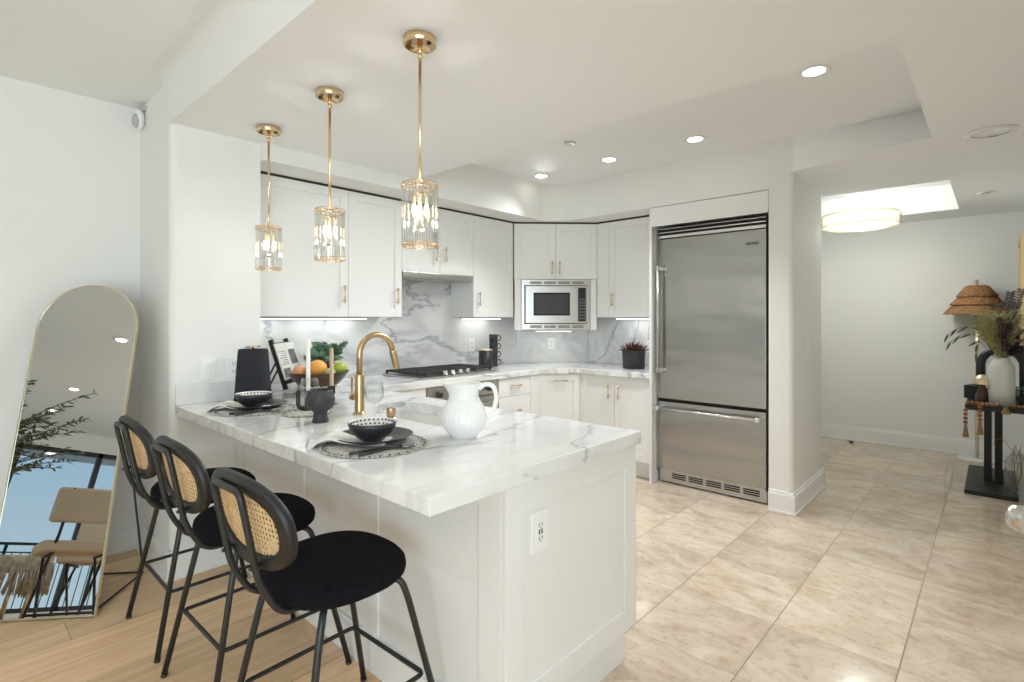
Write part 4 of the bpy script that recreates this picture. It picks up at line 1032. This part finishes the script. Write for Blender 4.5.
# faucet
FX, FYc = -2.254, 1.375
t = thing('kitchen_faucet', 'tall brushed brass gooseneck faucet on the peninsula', 'faucet', (FX, FYc, ZK))
put('base', MB().lathe([(0, 0), (.030, 0), (.030, .006), (.0235, .010), (.0225, .014), (.0225, .185), (.021, .190), (.016, .192), (0, .192)], (FX, FYc, ZK), 32), 'brass', t)
dx, dy = 0.0, 1.0; R = .094; m = MB()
pts = [(FX, FYc, ZK + .19), (FX, FYc, ZK + .28)] + [(FX, FYc + R - R * math.cos(math.radians(a)), ZK + .284 + R * math.sin(math.radians(a))) for a in range(0, 169, 8)]
e_ = Vector(pts[-1]); d_ = (Vector(pts[-1]) - Vector(pts[-2])).normalized(); m.tube(pts, .0145, 16); put('gooseneck', m, 'brass', t)
m = MB(); m.tube([e_ + d_ * .0, e_ + d_ * .012, e_ + d_ * .10, e_ + d_ * .104], .017, 16, rs=[.0155, .0175, .0175, .0165]); sh = put('spray_head', m, 'brass', t)
m = MB(); m.tube([(FX, FYc, ZK + .075), (FX - .048, FYc - .01, ZK + .078)], .014, 14); m.tube([(FX - .040, FYc - .008, ZK + .078), (FX - .052, FYc - .010, ZK + .079)], .0165, 14)
m.tube(smooth_path([(FX - .045, FYc - .009, ZK + .082), (FX - .050, FYc - .012, ZK + .12), (FX - .040, FYc - .016, ZK + .178)], 5), .0052, 10); put('lever', m, 'brass', t)
t = thing('soap_dispenser', 'short brushed brass cylinder on the counter between wine glass and sink', 'soap dispenser', (-2.045, 1.41, ZK))
put('cap', MB().lathe([(0, .012), (.0195, .012), (.0205, .014), (.0205, .048), (.019, .051), (0, .051)], (-2.045, 1.41, ZK), 28), 'brass', t)
put('collar', MB().lathe([(0, 0), (.027, 0), (.027, .004), (.018, .007), (.017, .013), (0, .013)], (-2.045, 1.41, ZK), 28), 'brass', t)

# charcoal canister with gold dragonfly
KX_, KY_ = -3.04, 1.19
t = thing('canister', 'tall tapered charcoal fabric canister against the marble upstand', 'canister', (KX_, KY_, ZK))
tb = bmesh.new(); rr_ = []
for z, a, b in ((0, .086, .066), (.006, .088, .068), (.05, .085, .066), (.272, .072, .056), (.290, .069, .053)):
    L = rrect(-a, a, -b, b, .035, 5); rot = math.radians(-42)
    rr_.append([tb.verts.new((KX_ + (x * math.cos(rot + PI / 2) - y * math.sin(rot + PI / 2)), KY_ + (x * math.sin(rot + PI / 2) + y * math.cos(rot + PI / 2)), ZK + z)) for x, y in L])
for A_, B_ in zip(rr_, rr_[1:]):
    for i in range(len(A_)): f = tb.faces.new((A_[i], A_[(i + 1) % len(A_)], B_[(i + 1) % len(A_)], B_[i])); f.smooth = True
tb.faces.new(rr_[0][::-1]); tb.faces.new(rr_[-1]); bmesh.ops.recalc_face_normals(tb, faces=tb.faces); mm = MB(); mm.add(tb); put('body', mm, 'dfab', t, bevel=.003)
m = MB(); c_ = Vector((KX_, KY_, ZK + .300)); m.tube([c_ + Vector((-.03, -.03, 0)), c_ + Vector((.02, .02, .004))], .004, 8); m.ball(c_ + Vector((.024, .024, .006)), .006, 8); m.ball(c_, .008, 8)
for a, L in ((2.2, .05), (2.75, .045), (-.7, .05), (-1.25, .045)):
    m.leaf(c_, (math.cos(a + .05), math.sin(a + .05), .16), (0, 0, 1), L, .016, .05)
put('dragonfly_ornament', m, 'gold', t, solid=.0012)

# cookbook on a black easel
ex, ey = -3.40, 1.60; fa_ = Vector((.62, .62, 0)).normalized(); ra = Vector((fa_.y, -fa_.x, 0)); tilt = .30
upv = (Vector((0, 0, 1)) * math.cos(tilt) - fa_ * math.sin(tilt)); nv = fa_ * math.cos(tilt) + Vector((0, 0, 1)) * math.sin(tilt)
E0 = Vector((ex, ey, ZK + .012))
def ebox(m, a0, a1, h0, h1, d0, d1):
    tb = bmesh.new(); vs = [tb.verts.new(E0 + ra * a + upv * h + nv * d) for h in (h0, h1) for a, d in ((a0, d0), (a1, d0), (a1, d1), (a0, d1))]
    for f in ((0, 3, 2, 1), (4, 5, 6, 7), (0, 1, 5, 4), (1, 2, 6, 5), (2, 3, 7, 6), (3, 0, 4, 7)): tb.faces.new([vs[i] for i in f])
    bmesh.ops.recalc_face_normals(tb, faces=tb.faces); m.add(tb)
t = thing('book_stand', 'black slatted easel holding the open cookbook beside the canister', 'book stand', (ex, ey, ZK))
m = MB()
for a in (-.13, .115): ebox(m, a, a + .016, 0, .33, -.03, -.002)
for h in (.03, .09, .15, .21, .27): ebox(m, -.13, .131, h, h + .036, -.022, -.004)
put('slatted_back', m, 'blackw', t)
m = MB(); ebox(m, -.13, .131, .035, .05, -.004, .035); ebox(m, -.13, .131, .05, .062, .028, .035); put('ledge', m, 'blackw', t)
m = MB()
pA = E0 + upv * .22 - nv * .022; pB = E0 - fa_ * .19; m.tube([pA + ra * .05, Vector((pB.x, pB.y, ZK + .006)) + ra * .05], .0065, 8); m.tube([pA - ra * .05, Vector((pB.x, pB.y, ZK + .006)) - ra * .05], .0065, 8); put('rear_strut', m, 'blackw', t)
t = thing('open_cookbook', 'open cookbook with printed pages resting on the black easel', 'book', E0 + nv * .012 + upv * .053)
m = MB(); ebox(m, -.16, .16, .053, .300, .001, .004); put('cover', m, 'blackw', t)
m = MB(); ebox(m, -.155, -.002, .056, .297, .0045, .014); ebox(m, .002, .155, .056, .297, .0045, .014); pg = put('page_block', m, 'page', t, bevel=.002)
m = MB(); ebox(m, -.14, -.02, .15, .25, .0142, .0146); ebox(m, .03, .14, .07, .13, .0142, .0146)
put('page_picture', m, 'ink', pg)
m = MB()
for k in range(7): ebox(m, .02, .14 - .02 * (k % 3), .155 + k * .014, .159 + k * .014, .0142, .0146)
for k in range(4): ebox(m, -.14, -.03 - .02 * (k % 2), .075 + k * .014, .079 + k * .014, .0142, .0146)
put('printed_lines', m, 'ink', pg)

# fruit bowl
BXc, BYc = -3.09, 1.60
t = thing('fruit_bowl', 'dark wooden bowl with a gold zigzag band, heaped with fruit', 'bowl', (BXc, BYc, ZK))
put('bowl_shell', MB().lathe([(0, 0), (.062, 0), (.066, .004), (.092, .026), (.152, .088), (.180, .128), (.183, .132), (.178, .133), (.148, .090), (.088, .032), (0, .014)], (BXc, BYc, ZK), 56), 'wbowl', t)
m = MB()
for i in range(56):
    a, b = 2 * PI * i / 56, 2 * PI * (i + 1) / 56; za, zb_ = (.040, .050) if i % 2 else (.050, .040)
    ra_, rb_ = .092 + (za - .026) / .062 * .06 + .002, .092 + (zb_ - .026) / .062 * .06 + .002
    m.tube([(BXc + ra_ * math.cos(a), BYc + ra_ * math.sin(a), ZK + za), (BXc + rb_ * math.cos(b), BYc + rb_ * math.sin(b), ZK + zb_)], .0035, 5)
put('gold_zigzag_band', m, 'champagne', t)
def fruit(name, x, y, z, r, mt, label, cat, sc=(1, 1, .93)):
    t = thing(name, label, cat, (x, y, z - r))
    put('flesh', MB().ball((x, y, z), r, 24, sc), mt, t)
    put('stalk', MB().tube([(x, y, z + r * .85), (x + .002, y, z + r * 1.0 + .006)], .0016, 6), 'stem', t)
fr_dir = Vector((.737, .676)); 
def fb(a, d, z): return (BXc + .737 * a - .676 * d, BYc + .676 * a + .737 * d, ZK + z)
fruit('orange', *fb(.00, -.02, .150), .058, 'orange', 'large orange at the centre top of the fruit bowl', 'orange')
fruit('peach', *fb(-.105, -.035, .132), .042, 'peach', 'reddish peach at the left side of the fruit bowl', 'peach')
fruit('green_apple', *fb(.120, .03, .150), .044, 'green', 'yellow-green apple at the right side of the fruit bowl', 'apple')
fruit('lime', *fb(.090, -.055, .126), .034, 'lime', 'pale green lime low behind the beige candle', 'lime')
fruit('plum', *fb(.045, .07, .165), .036, 'plum', 'dark plum behind the orange in the fruit bowl', 'plum')
# leafy plant behind the fruit bowl
PX, PY = -3.47, 1.84
t = thing('potted_plant', 'small green leafy plant in a white pot behind the fruit bowl', 'plant', (PX, PY, ZK))
put('pot', MB().lathe([(0, 0), (.045, 0), (.05, .004), (.060, .11), (.060, .118), (.055, .118), (.050, .10), (0, .095)], (PX, PY, ZK), 32), 'ceramic', t)
m = MB(); m2 = MB(); rnd = random.Random(3)
for i in range(20):
    a = rnd.random() * 2 * PI; sp_ = .03 + .11 * rnd.random(); h = .07 + .11 * rnd.random()
    p0 = Vector((PX, PY, ZK + .10)); p1 = p0 + Vector((math.cos(a) * sp_, math.sin(a) * sp_, h)); pm = (p0 + p1) / 2 + Vector((0, 0, .02))
    ps = smooth_path([p0, pm, p1], 4); m2.tube(ps, .0014, 5)
    for k in range(2, len(ps)):
        for s_ in (-1, 1):
            b = a + s_ * 1.0 + rnd.uniform(-.3, .3); m.leaf(ps[k], (math.cos(b), math.sin(b), rnd.uniform(.1, .8)), (.9, -.4, .5), .055, .036, .2, 4)
put('foliage', m, 'leaf', t); put('stems', m2, 'stem', t)

# canister and stacked mugs on the range counter
t = thing('canister', 'short black canister with a gold rim beside the stacked mugs', 'canister', (-3.50, 3.455, ZK))
put('body', MB().lathe([(0, 0), (.062, 0), (.065, .004), (.066, .165), (.060, .165), (.058, .02), (0, .016)], (-3.50, 3.455, ZK), 36), 'blackc', t)
put('gold_lid', MB().lathe([(0, .160), (.058, .160), (.066, .166), (.066, .175), (.062, .178), (0, .178)], (-3.50, 3.455, ZK), 36), 'champagne', t)
def mug(i):
    z = ZK + i * .077
    t = thing('coffee_mug', ['black mug at the bottom of the stack of four', 'second black mug from the bottom of the stack', 'second black mug from the top of the stack', 'topmost black mug of the stack by the splashback'][i], 'mug', (-3.57, 3.63, z), .15 * (i % 2), 'stacked black mugs')
    put('mug_body', MB().lathe([(0, 0), (.036, 0), (.040, .003), (.043, .074), (.041, .0765), (.038, .073), (.035, .008), (0, .006)], seg=32), 'blackc', t, world=False)
    m = MB(); m.tube(smooth_path([(.040 + .0, 0, .062), (.062, 0, .062), (.070, 0, .042), (.060, 0, .020), (.038, 0, .016)], 5), .0045, 8); h_ = put('mug_handle', m, 'blackc', t, world=False)
    t.rotation_euler.z = .74 + .06 * (i % 2)
for i in range(4): mug(i)
# succulent
t = thing('succulent_pot', 'red-brown succulent in a black ribbed pot beside the refrigerator', 'plant', (-2.47, 4.36, ZK))
put('pot', MB().lathe([(0, 0), (.090, 0), (.098, .004), (.104, .165), (.102, .170), (.094, .168), (.088, .02), (0, .018)], (-2.47, 4.36, ZK), 96, rfun=lambda r, z, a: r * (1 + .02 * math.cos(24 * a + 6 * math.sin(z * 90)) * (z > .003))), 'blackc', t)
m = MB(); rnd = random.Random(5)
for i in range(70):
    a = i * 2.4; f = math.sqrt(i / 70); r = .085 * f
    m.leaf((-2.47 + r * .8 * math.cos(a), 4.36 + r * .8 * math.sin(a), ZK + .150), (math.cos(a) * f, math.sin(a) * f, 1.25 - f * .7), (math.cos(a), math.sin(a), .01), .075 + .03 * rnd.random(), .026, -.25 if i % 2 else .1, 3)
put('leaves', m, 'succ', t, solid=.003)
put('soil', MB().lathe([(0, .150), (.090, .150), (.088, .140), (0, .140)], (-2.47, 4.36, ZK), 24), 'bark', t)

# ------------------------------------------------------------------ hallway console and its things
TZ = .738
t = thing('console_table', 'narrow black console table with slab base against the right wall', 'table', (-.02, 5.9, 0))
put('base_plate', MB().box(-.185, .125, 5.46, 6.42, 0, .032, .003), 'blackw', t)
put('table_top', MB().box(-.170, .182, 5.13, 6.55, TZ - .035, TZ, .004), 'blackw', t)
for x in (-.050, .016):
    put('post', MB().box(x - .024, x + .024, 5.86, 6.06, .0325, TZ - .0355, .002), 'blackw', t)
VX, VY = .030, 5.32
t = thing('ceramic_vase', 'tall chalky white vase of dried foliage on the black console', 'vase', (VX, VY, TZ))
put('vase_body', MB().lathe([(0, 0), (.066, 0), (.072, .005), (.075, .10), (.075, .270), (.068, .295), (.050, .318), (.046, .326), (.046, .340), (.050, .345), (.042, .345), (.038, .325), (0, .30)], (VX, VY, TZ + .001), 40), 'vase', t)
t = thing('dried_bouquet', 'bouquet of mossy grass and dusky dried leaves standing in the white vase', 'plant', (VX, VY, TZ + .31))
rnd = random.Random(11); top = Vector((VX, VY, TZ + .32)); mS, mL, mD, mG = MB(), MB(), MB(), MB()
for i in range(230):
    a = rnd.random() * 2 * PI; r = .12 * math.sqrt(rnd.random()); h = .16 + .20 * rnd.random()
    p0 = top + Vector((0, 0, -.02)); p1 = top + Vector((math.cos(a) * r - .02, math.sin(a) * r, h)); p2 = p1 + Vector((math.cos(a) * .05, math.sin(a) * .05, -.02 * rnd.random() + .03))
    mG.tube(smooth_path([p0, (p0 + p1) / 2 + Vector((0, 0, .02)), p1, p2], 3), .0022, 4)
for i in range(11):
    a = i * 2.1 + rnd.uniform(-.3, .3); h = .06 + .26 * rnd.random(); r = .04 + .07 * rnd.random()
    p1 = top + Vector((math.cos(a) * r + .05, math.sin(a) * r, h)); ps = smooth_path([top + Vector((0, 0, -.02)), (top + p1) / 2 + Vector((0, 0, .04)), p1], 7); mS.tube(ps, .0022, 5)
    for k in range(4, len(ps)):
        for s_ in (-1, 1):
            b = a + s_ * 1.2 + rnd.uniform(-.5, .5); mD.leaf(ps[k], (math.cos(b), math.sin(b), rnd.uniform(-.3, .6)), (rnd.uniform(-1, 1), rnd.uniform(-1, 1), 1), .055, .045, .1, 3)
for dxx, hh in ((.05, .50), (.085, .42), (.11, .52)):       # fern-like dark sprays
    p1 = top + Vector((dxx, -.02, hh)); ps = smooth_path([top, (top + p1) / 2 + Vector((-.01, 0, .03)), p1], 12); mS.tube(ps, .002, 5)
    for k in range(8, len(ps)):
        for s_ in (-1, 1): mD.leaf(ps[k], (s_ * .8, -.4 * s_, .5), (.3, -1, .3), .036, .015, .1, 3)
for pts_ in (((-.03, 0, .0), (-.10, 0, .16), (-.20, -.02, .20), (-.285, -.03, .14)), ((-.03, 0, .0), (-.12, .0, .22), (-.22, 0, .25), (-.30, .0, .20)), ((-.02, 0, 0), (-.09, 0, .10), (-.13, 0, .15), (-.14, 0, .06)), ((0, 0, 0), (.0, .0, .25), (.04, 0, .42), (-.02, 0, .44))):
    ps = smooth_path([top + Vector(q) for q in pts_], 6); mS.tube(ps, .0016, 5)
    for k in range(10, len(ps), 4):
        d = (ps[k] - ps[k - 1]); mL.leaf(ps[k], (d.x, d.y, d.z - .012), (0, -1, .3), .085, .016, .3, 4)
put('stems', mS, 'stem', t); put('mossy_grass', mG, 'moss', t); put('dusky_leaves', mD, 'dry', t); put('long_leaves', mL, 'olive', t)
# black arch sculpture
m = MB(); ax, ay = .035, 5.62
pts = [(ax - .125, ay, TZ + .002), (ax - .125, ay, TZ + .24)] + [(ax - .125 * math.cos(math.radians(a)), ay, TZ + .27 + .125 * math.sin(math.radians(a))) for a in range(0, 181, 15)] + [(ax + .125, ay, TZ + .24), (ax + .125, ay, TZ + .002)]
m.tube(pts, .030, 14); tag(put('arch_sculpture', m, 'blackc'), 'matte black arch sculpture standing behind the white vase', 'sculpture')
# mushroom figure
UX, UY = -.075, 5.33
t = thing('mushroom_figure', 'turned wooden mushroom with a gold cap beside the white vase', 'figurine', (UX, UY, TZ))
put('stem', MB().lathe([(0, 0), (.040, 0), (.044, .006), (.042, .05), (.030, .09), (.020, .125), (.018, .15), (0, .15)], (UX, UY, TZ + .001), 28), 'walnut', t)
put('cap', MB().lathe([(0, .143), (.054, .140), (.060, .146), (.056, .165), (.040, .195), (.018, .210), (0, .213)], (UX, UY, TZ + .001), 32), 'champagne', t)
tag(put('keepsake_box', MB().obox((-.125, 5.62), (.94, -.34), (.34, .94), -.045, .045, -.07, .07, TZ + .0005, TZ + .105, .004), 'blackw'), 'small dark box at the wall side behind the wooden mushroom', 'box')
# second small plant
t = thing('potted_plant', 'little green plant at the right end of the black console', 'plant', (.125, 5.46, TZ))
put('pot', MB().lathe([(0, 0), (.03, 0), (.04, .05), (.036, .05), (0, .044)], (.125, 5.46, TZ + .001), 20), 'blackc', t)
m = MB()
for i in range(34):
    a = rnd.random() * 6.28; e = rnd.random(); m.leaf((.125 + .02 * math.cos(a), 5.46 + .02 * math.sin(a), TZ + .05 + .08 * e), (math.cos(a), math.sin(a), .4), (0, 0, 1), .045, .022, .2, 3)
put('foliage', m, 'leaf', t)
# bead garland
def bead_line(m, pts, r):
    ps = [Vector(p) for p in pts]; 
    for i, p in enumerate(ps): m.ball(p, r * (.92 + .14 * ((i * 7) % 3) / 2), 12)
t = thing('bead_garland', 'wooden bead garland with tassels draped over the left edge of the console', 'garland', (-.1, 5.15, TZ))
LB = [(-.165 + .0, 5.113, TZ - .006 - .030 * k) for k in range(1, 5)]; LB2 = [(-.085, 5.112, TZ - .006 - .030 * k) for k in range(0, 4)]
topb = [(-.155 + .027 * k, 5.150 + .012 * math.sin(k * 1.3), TZ + .0145) for k in range(0, 7)]
m = MB(); m.tube([LB[-1], LB[0], topb[0], topb[3], topb[6]], .0015, 5); m.tube([LB2[-1], LB2[0], topb[2]], .0015, 5); put('string', m, 'jute', t)
for pt in LB + LB2 + topb:
    m = MB(); m.ball(pt, .0148, 14, (1, 1, .92)); put('bead', m, 'bead', t)
for q in (LB[-1], LB2[-1]):
    m = MB(); z = q[2] - .016; m.lathe([(0, 0), (.008, -.001), (.011, -.010), (.007, -.016), (.010, -.022), (.018, -.085), (.019, -.092), (0, -.090)], (q[0], q[1], z), 18, rfun=lambda r, z_, a: r * (1 + .08 * math.cos(9 * a))); put('tassel', m, 'jute', t)
t = thing('bead_garland', 'short wooden bead garland with one tassel at the right end of the console', 'garland', (.1, 5.15, TZ))
for k in range(5): put('bead', MB().ball((.075 + .022 * k, 5.16, TZ + .012), .012, 12), 'bead', t)
m = MB(); m.lathe([(0, 0), (.010, -.004), (.008, -.014), (.026, -.055), (.027, -.062), (0, -.06)], (.052, 5.112, TZ + .022), 18); put('tassel', m, 'jute', t)
# tiered lamp
LX_, LY_ = -.135, 6.80
t = thing('floor_lamp', 'brass floor lamp with a three-tiered thatched shade near the far wall', 'lamp', (LX_, LY_, 0))
put('base', MB().lathe([(0, 0), (.145, 0), (.148, .004), (.148, .020), (.144, .024), (0, .024)], (LX_, LY_, 0), 44), 'marbleb', t)
put('pole', MB().tube([(LX_, LY_, .0245), (LX_, LY_, 1.745)], .014, 14), 'champagne', t)
for k, (r0, z0_, r1, z1_) in enumerate(((.250, 1.415, .145, 1.545), (.200, 1.505, .115, 1.61), (.150, 1.585, .085, 1.685))):
    m = MB(); m.lathe([(r0, z0_), (r0 + .002, z0_ + .006), (r1, z1_), (r1 - .02, z1_ + .004 if k == 2 else z1_)], (LX_, LY_, 0), 90, cap=False, rfun=lambda r, z, a: r * (1 + .012 * math.cos(45 * a) + .01 * math.sin(17 * a))); put('shade_tier', m, 'rattan', t, solid=.006)
put('shade_cap', MB().lathe([(0, 1.690), (.066, 1.690), (.085, 1.683), (.066, 1.695), (0, 1.697)], (LX_, LY_, 0), 40), 'rattan', t)
put('finial', MB().lathe([(0, 1.70), (.008, 1.70), (.006, 1.715), (.010, 1.725), (0, 1.74)], (LX_, LY_, .015), 14), 'champagne', t)
# glass jar on the base plate
t = thing('glass_jar', 'large clear glass jar with twigs on the console base', 'jar', (.118, 5.62, .033))
put('jar_body', MB().lathe([(0, 0), (.055, 0), (.068, .01), (.072, .06), (.070, .22), (.055, .27), (.035, .285), (.038, .30), (.034, .30), (.031, .285), (.05, .265), (.066, .22), (.068, .06), (.06, .014), (0, .008)], (.118, 5.62, .033), 36, cap=False), 'glass', t)
m = MB()
for i in range(9):
    a = i * .7; m.tube(smooth_path([(.118, 5.62, .05), (.118 + .03 * math.cos(a), 5.62 + .03 * math.sin(a), .22), (.118 + .02 * math.cos(a + 1), 5.62 + .03 * math.sin(a), .36 + .02 * (i % 3))], 4), .0016, 4)
m.tube(smooth_path([(.118, 5.62, .30), (.05, 5.60, .42), (-.0, 5.58, .43), (-.02, 5.57, .38)], 5), .0016, 4); put('twigs', m, 'jute', t)
# gold framed wall mirror
t = thing('wall_mirror', 'gold framed wall mirror above the console at the right edge', 'mirror', (.17, 6.5, 1.13))
m = MB(); m.box(.150, .199, 6.05, 6.90, 1.13, 1.17, .003); m.box(.150, .199, 6.05, 6.90, 2.05, 2.09, .003); m.box(.150, .199, 6.05, 6.09, 1.17, 2.05, .003); m.box(.150, .199, 6.86, 6.90, 1.17, 2.05, .003); put('frame', m, 'gold', t)
put('mirror_glass', MB().box(.165, .198, 6.09, 6.86, 1.17, 2.05), 'mirror', t)
# door stop
t = thing('door_stop', 'small round metal door stop on the floor before the hallway baseboard', 'door stop', (-1.16, 6.72, 0))
put('base', MB().lathe([(0, 0), (.024, 0), (.024, .006), (.012, .012), (.012, .03), (0, .03)], (-1.16, 6.72, 0), 20), 'nickel', t)
put('bumper', MB().lathe([(0, .028), (.022, .028), (.024, .036), (.022, .044), (0, .044)], (-1.16, 6.72, 0), 20), 'blackp', t)

# open door at the right with satin knob
d = struct('door_1', MB().box(.094, .132, .80, 1.605, .012, 2.05, .002), 'trim')
k_ = MB(); KY, KZ = 1.543, .95
k_.lathe([(0, 0), (.030, 0), (.030, .006), (.013, .009), (.011, .030), (.016, .036), (.0255, .046), (.0275, .058), (.024, .070), (.014, .078), (0, .080)], seg=32, mat=Matrix.Translation((.0935, KY, KZ)) @ Matrix.Rotation(-PI / 2, 4, 'Y'))
kn = put('door_knob', k_, 'nickel', d)
hgm = MB()
for z in (.25, 1.0, 1.8): hgm.tube([(.135, .80, z), (.135, .80, z + .09)], .006, 8)
put('hinges', hgm, 'nickel', d)

# ------------------------------------------------------------------ living room things the arched mirror shows
def dining_chair(x, y, rz, label):
    t = thing('dining_chair', label, 'chair', (x, y, 0), rz, 'beige dining chairs in the living room')
    P = lambda n, mb, mt, par=t, **k: put(n, mb, mt, par, world=False, **k)
    P('seat', MB().box(-.24, .24, -.23, .23, .41, .49, .03, 4), 'beige')
    m = MB(); tb = bmesh.new(); m.box(-.245, .245, -.035, .035, 0, .24, .03, 4); bmesh.ops.transform(m.b, matrix=Matrix.Translation((0, -.265, .60)) @ Matrix.Rotation(.16, 4, 'X'), verts=m.b.verts); P('backrest', m, 'beige')
    for sx in (-1, 1):
        m = MB(); m.tube(rounded_path([(sx * .16, -.325, .83), (sx * .16, -.27, .52), (sx * .16, .24, .012)], .02, 4), .010, 10); P('frame_bar', m, 'black')
        m = MB(); m.tube([(sx * .16, .20, .405), (sx * .16, -.34, .008)], .010, 10); P('leg', m, 'black')
        m = MB(); m.tube([(sx * .16, .22, .40), (sx * .16, -.24, .40)], .009, 8); P('seat_rail', m, 'black')
    m = MB(); m.tube([(-.16, .235, .02), (.16, .235, .02)], .009, 8); m.tube([(-.16, -.335, .02), (.16, -.335, .02)], .009, 8); P('foot_bar', m, 'black')
    return t
c1 = dining_chair(-2.60, -1.50, 3.30, 'beige dining chair with black rod legs, foremost in the arched mirror')
copy_tree(c1, (-2.12, -2.55, 0), .5, 'second beige dining chair seen behind the first in the arched mirror')
t = thing('dining_table', 'tan wooden dining table behind the reflected chairs', 'table', (-1.05, -2.3, 0), 0)
put('table_top', MB().box(-1.55, -.55, -3.0, -1.6, .70, .74, .006), 'tan', t)
for x in (-1.49, -.61):
    for y in (-2.94, -1.66): put('leg', MB().box(x - .03, x + .03, y - .03, y + .03, 0, .699, .004), 'tan', t)
# fringed bench
t = thing('fringed_bench', 'long bench covered by a shaggy fringed beige throw, seen low in the arched mirror', 'bench', (-2.95, -2.6, 0))
m = MB(); m.box(-3.45, -2.50, -2.95, -2.25, .36, .46, .03, 3); put('cushion', m, 'shag', t)
m = MB(); rnd = random.Random(9)
for x0_, x1_, y0_, y1_ in ((-3.45, -2.50, -2.245, -2.245), (-2.495, -2.495, -2.95, -2.25)):
    for i in range(110):
        f = i / 109; x, y = x0_ + (x1_ - x0_) * f, y0_ + (y1_ - y0_) * f
        m.tube([(x, y, .40), (x + rnd.uniform(-.01, .01), y + .01 + rnd.uniform(0, .01), .30), (x + rnd.uniform(-.02, .02), y + .012, .17 + rnd.uniform(-.02, .03))], .005, 4)
put('fringe', m, 'shag', t)['kind'] = 'stuff'
for x in (-3.38, -2.58):
    for y in (-2.88, -2.32): put('leg', MB().tube([(x, y, 0), (x, y, .362)], .018, 10), 'champagne', t)
# olive tree
OX, OY = -2.98, -3.25
t = thing('olive_tree', 'indoor olive tree whose branches show in the arched mirror', 'tree', (OX, OY, 0))
put('planter', MB().lathe([(0, 0), (.14, 0), (.15, .01), (.19, .38), (.18, .38), (.17, .34), (0, .34)], (OX, OY, 0), 32), 'blackc', t)
mT, mL = MB(), MB(); rnd = random.Random(21)
mT.tube(smooth_path([(OX, OY, .33), (OX + .03, OY, .9), (OX - .02, OY + .02, 1.5)], 6), .018, 8)
for i in range(54):
    a = rnd.random() * 2 * PI; b0 = Vector((OX, OY, 1.0 + .7 * rnd.random())); L = .35 + .40 * rnd.random()
    e_ = b0 + Vector((math.cos(a) * L, math.sin(a) * L, .12 + .45 * rnd.random())); ps = smooth_path([b0, (b0 + e_) / 2 + Vector((0, 0, .05)), e_], 9); mT.tube(ps, .005, 5, rs=[.007 - .005 * k / (len(ps) - 1) for k in range(len(ps))])
    for k in range(3, len(ps)):
        for s_ in (-1, 1):
            c_ = a + s_ * rnd.uniform(.5, 1.4); mL.leaf(ps[k], (math.cos(c_), math.sin(c_), rnd.uniform(-.3, .7)), (rnd.uniform(-1, 1), rnd.uniform(-1, 1), 1), .075, .022, .1, 3)
put('trunk', mT, 'bark', t); put('foliage', mL, 'olive', t)
# balcony outside
struct('floor_balcony', MB().box(-4.2, 2.5, -8.6, -7.125, -.10, 0), 'concrete')
struct('ceiling_balcony', MB().box(-4.2, 2.5, -8.6, -7.125, 2.50, 2.70), 'concrete')
t = thing('balcony_railing', 'black metal balcony railing outside the living room window', 'railing', (-.85, -8.4, 0))
m = MB(); m.box(-4.1, 2.4, -8.43, -8.37, 1.05, 1.09); m.box(-4.1, 2.4, -8.41, -8.39, .93, .95); m.box(-4.1, 2.4, -8.41, -8.39, .10, .12); put('rails', m, 'black', t)
for i in range(6): put('post', MB().box(-4.08 + i * 1.28, -4.04 + i * 1.28, -8.42, -8.38, 0, 1.05), 'black', t)
m = MB()
for i in range(56): x = -4.0 + i * .113; m.box(x, x + .012, -8.406, -8.394, .12, .93)
put('balusters', m, 'black', t)
t = thing('dome_light', 'round dome light on the balcony ceiling', 'ceiling light', (-1.45, -7.9, 2.499))
put('dome', MB().lathe([(0, -.07), (.08, -.06), (.13, -.02), (.14, -.001), (0, -.001)], (-1.45, -7.9, 2.499), 28), 'dome', t)
put('rim', MB().lathe([(.14, -.001), (.155, -.001), (.155, -.018), (.14, -.018)], (-1.45, -7.9, 2.499), 28, cap=False), 'nickel', t)
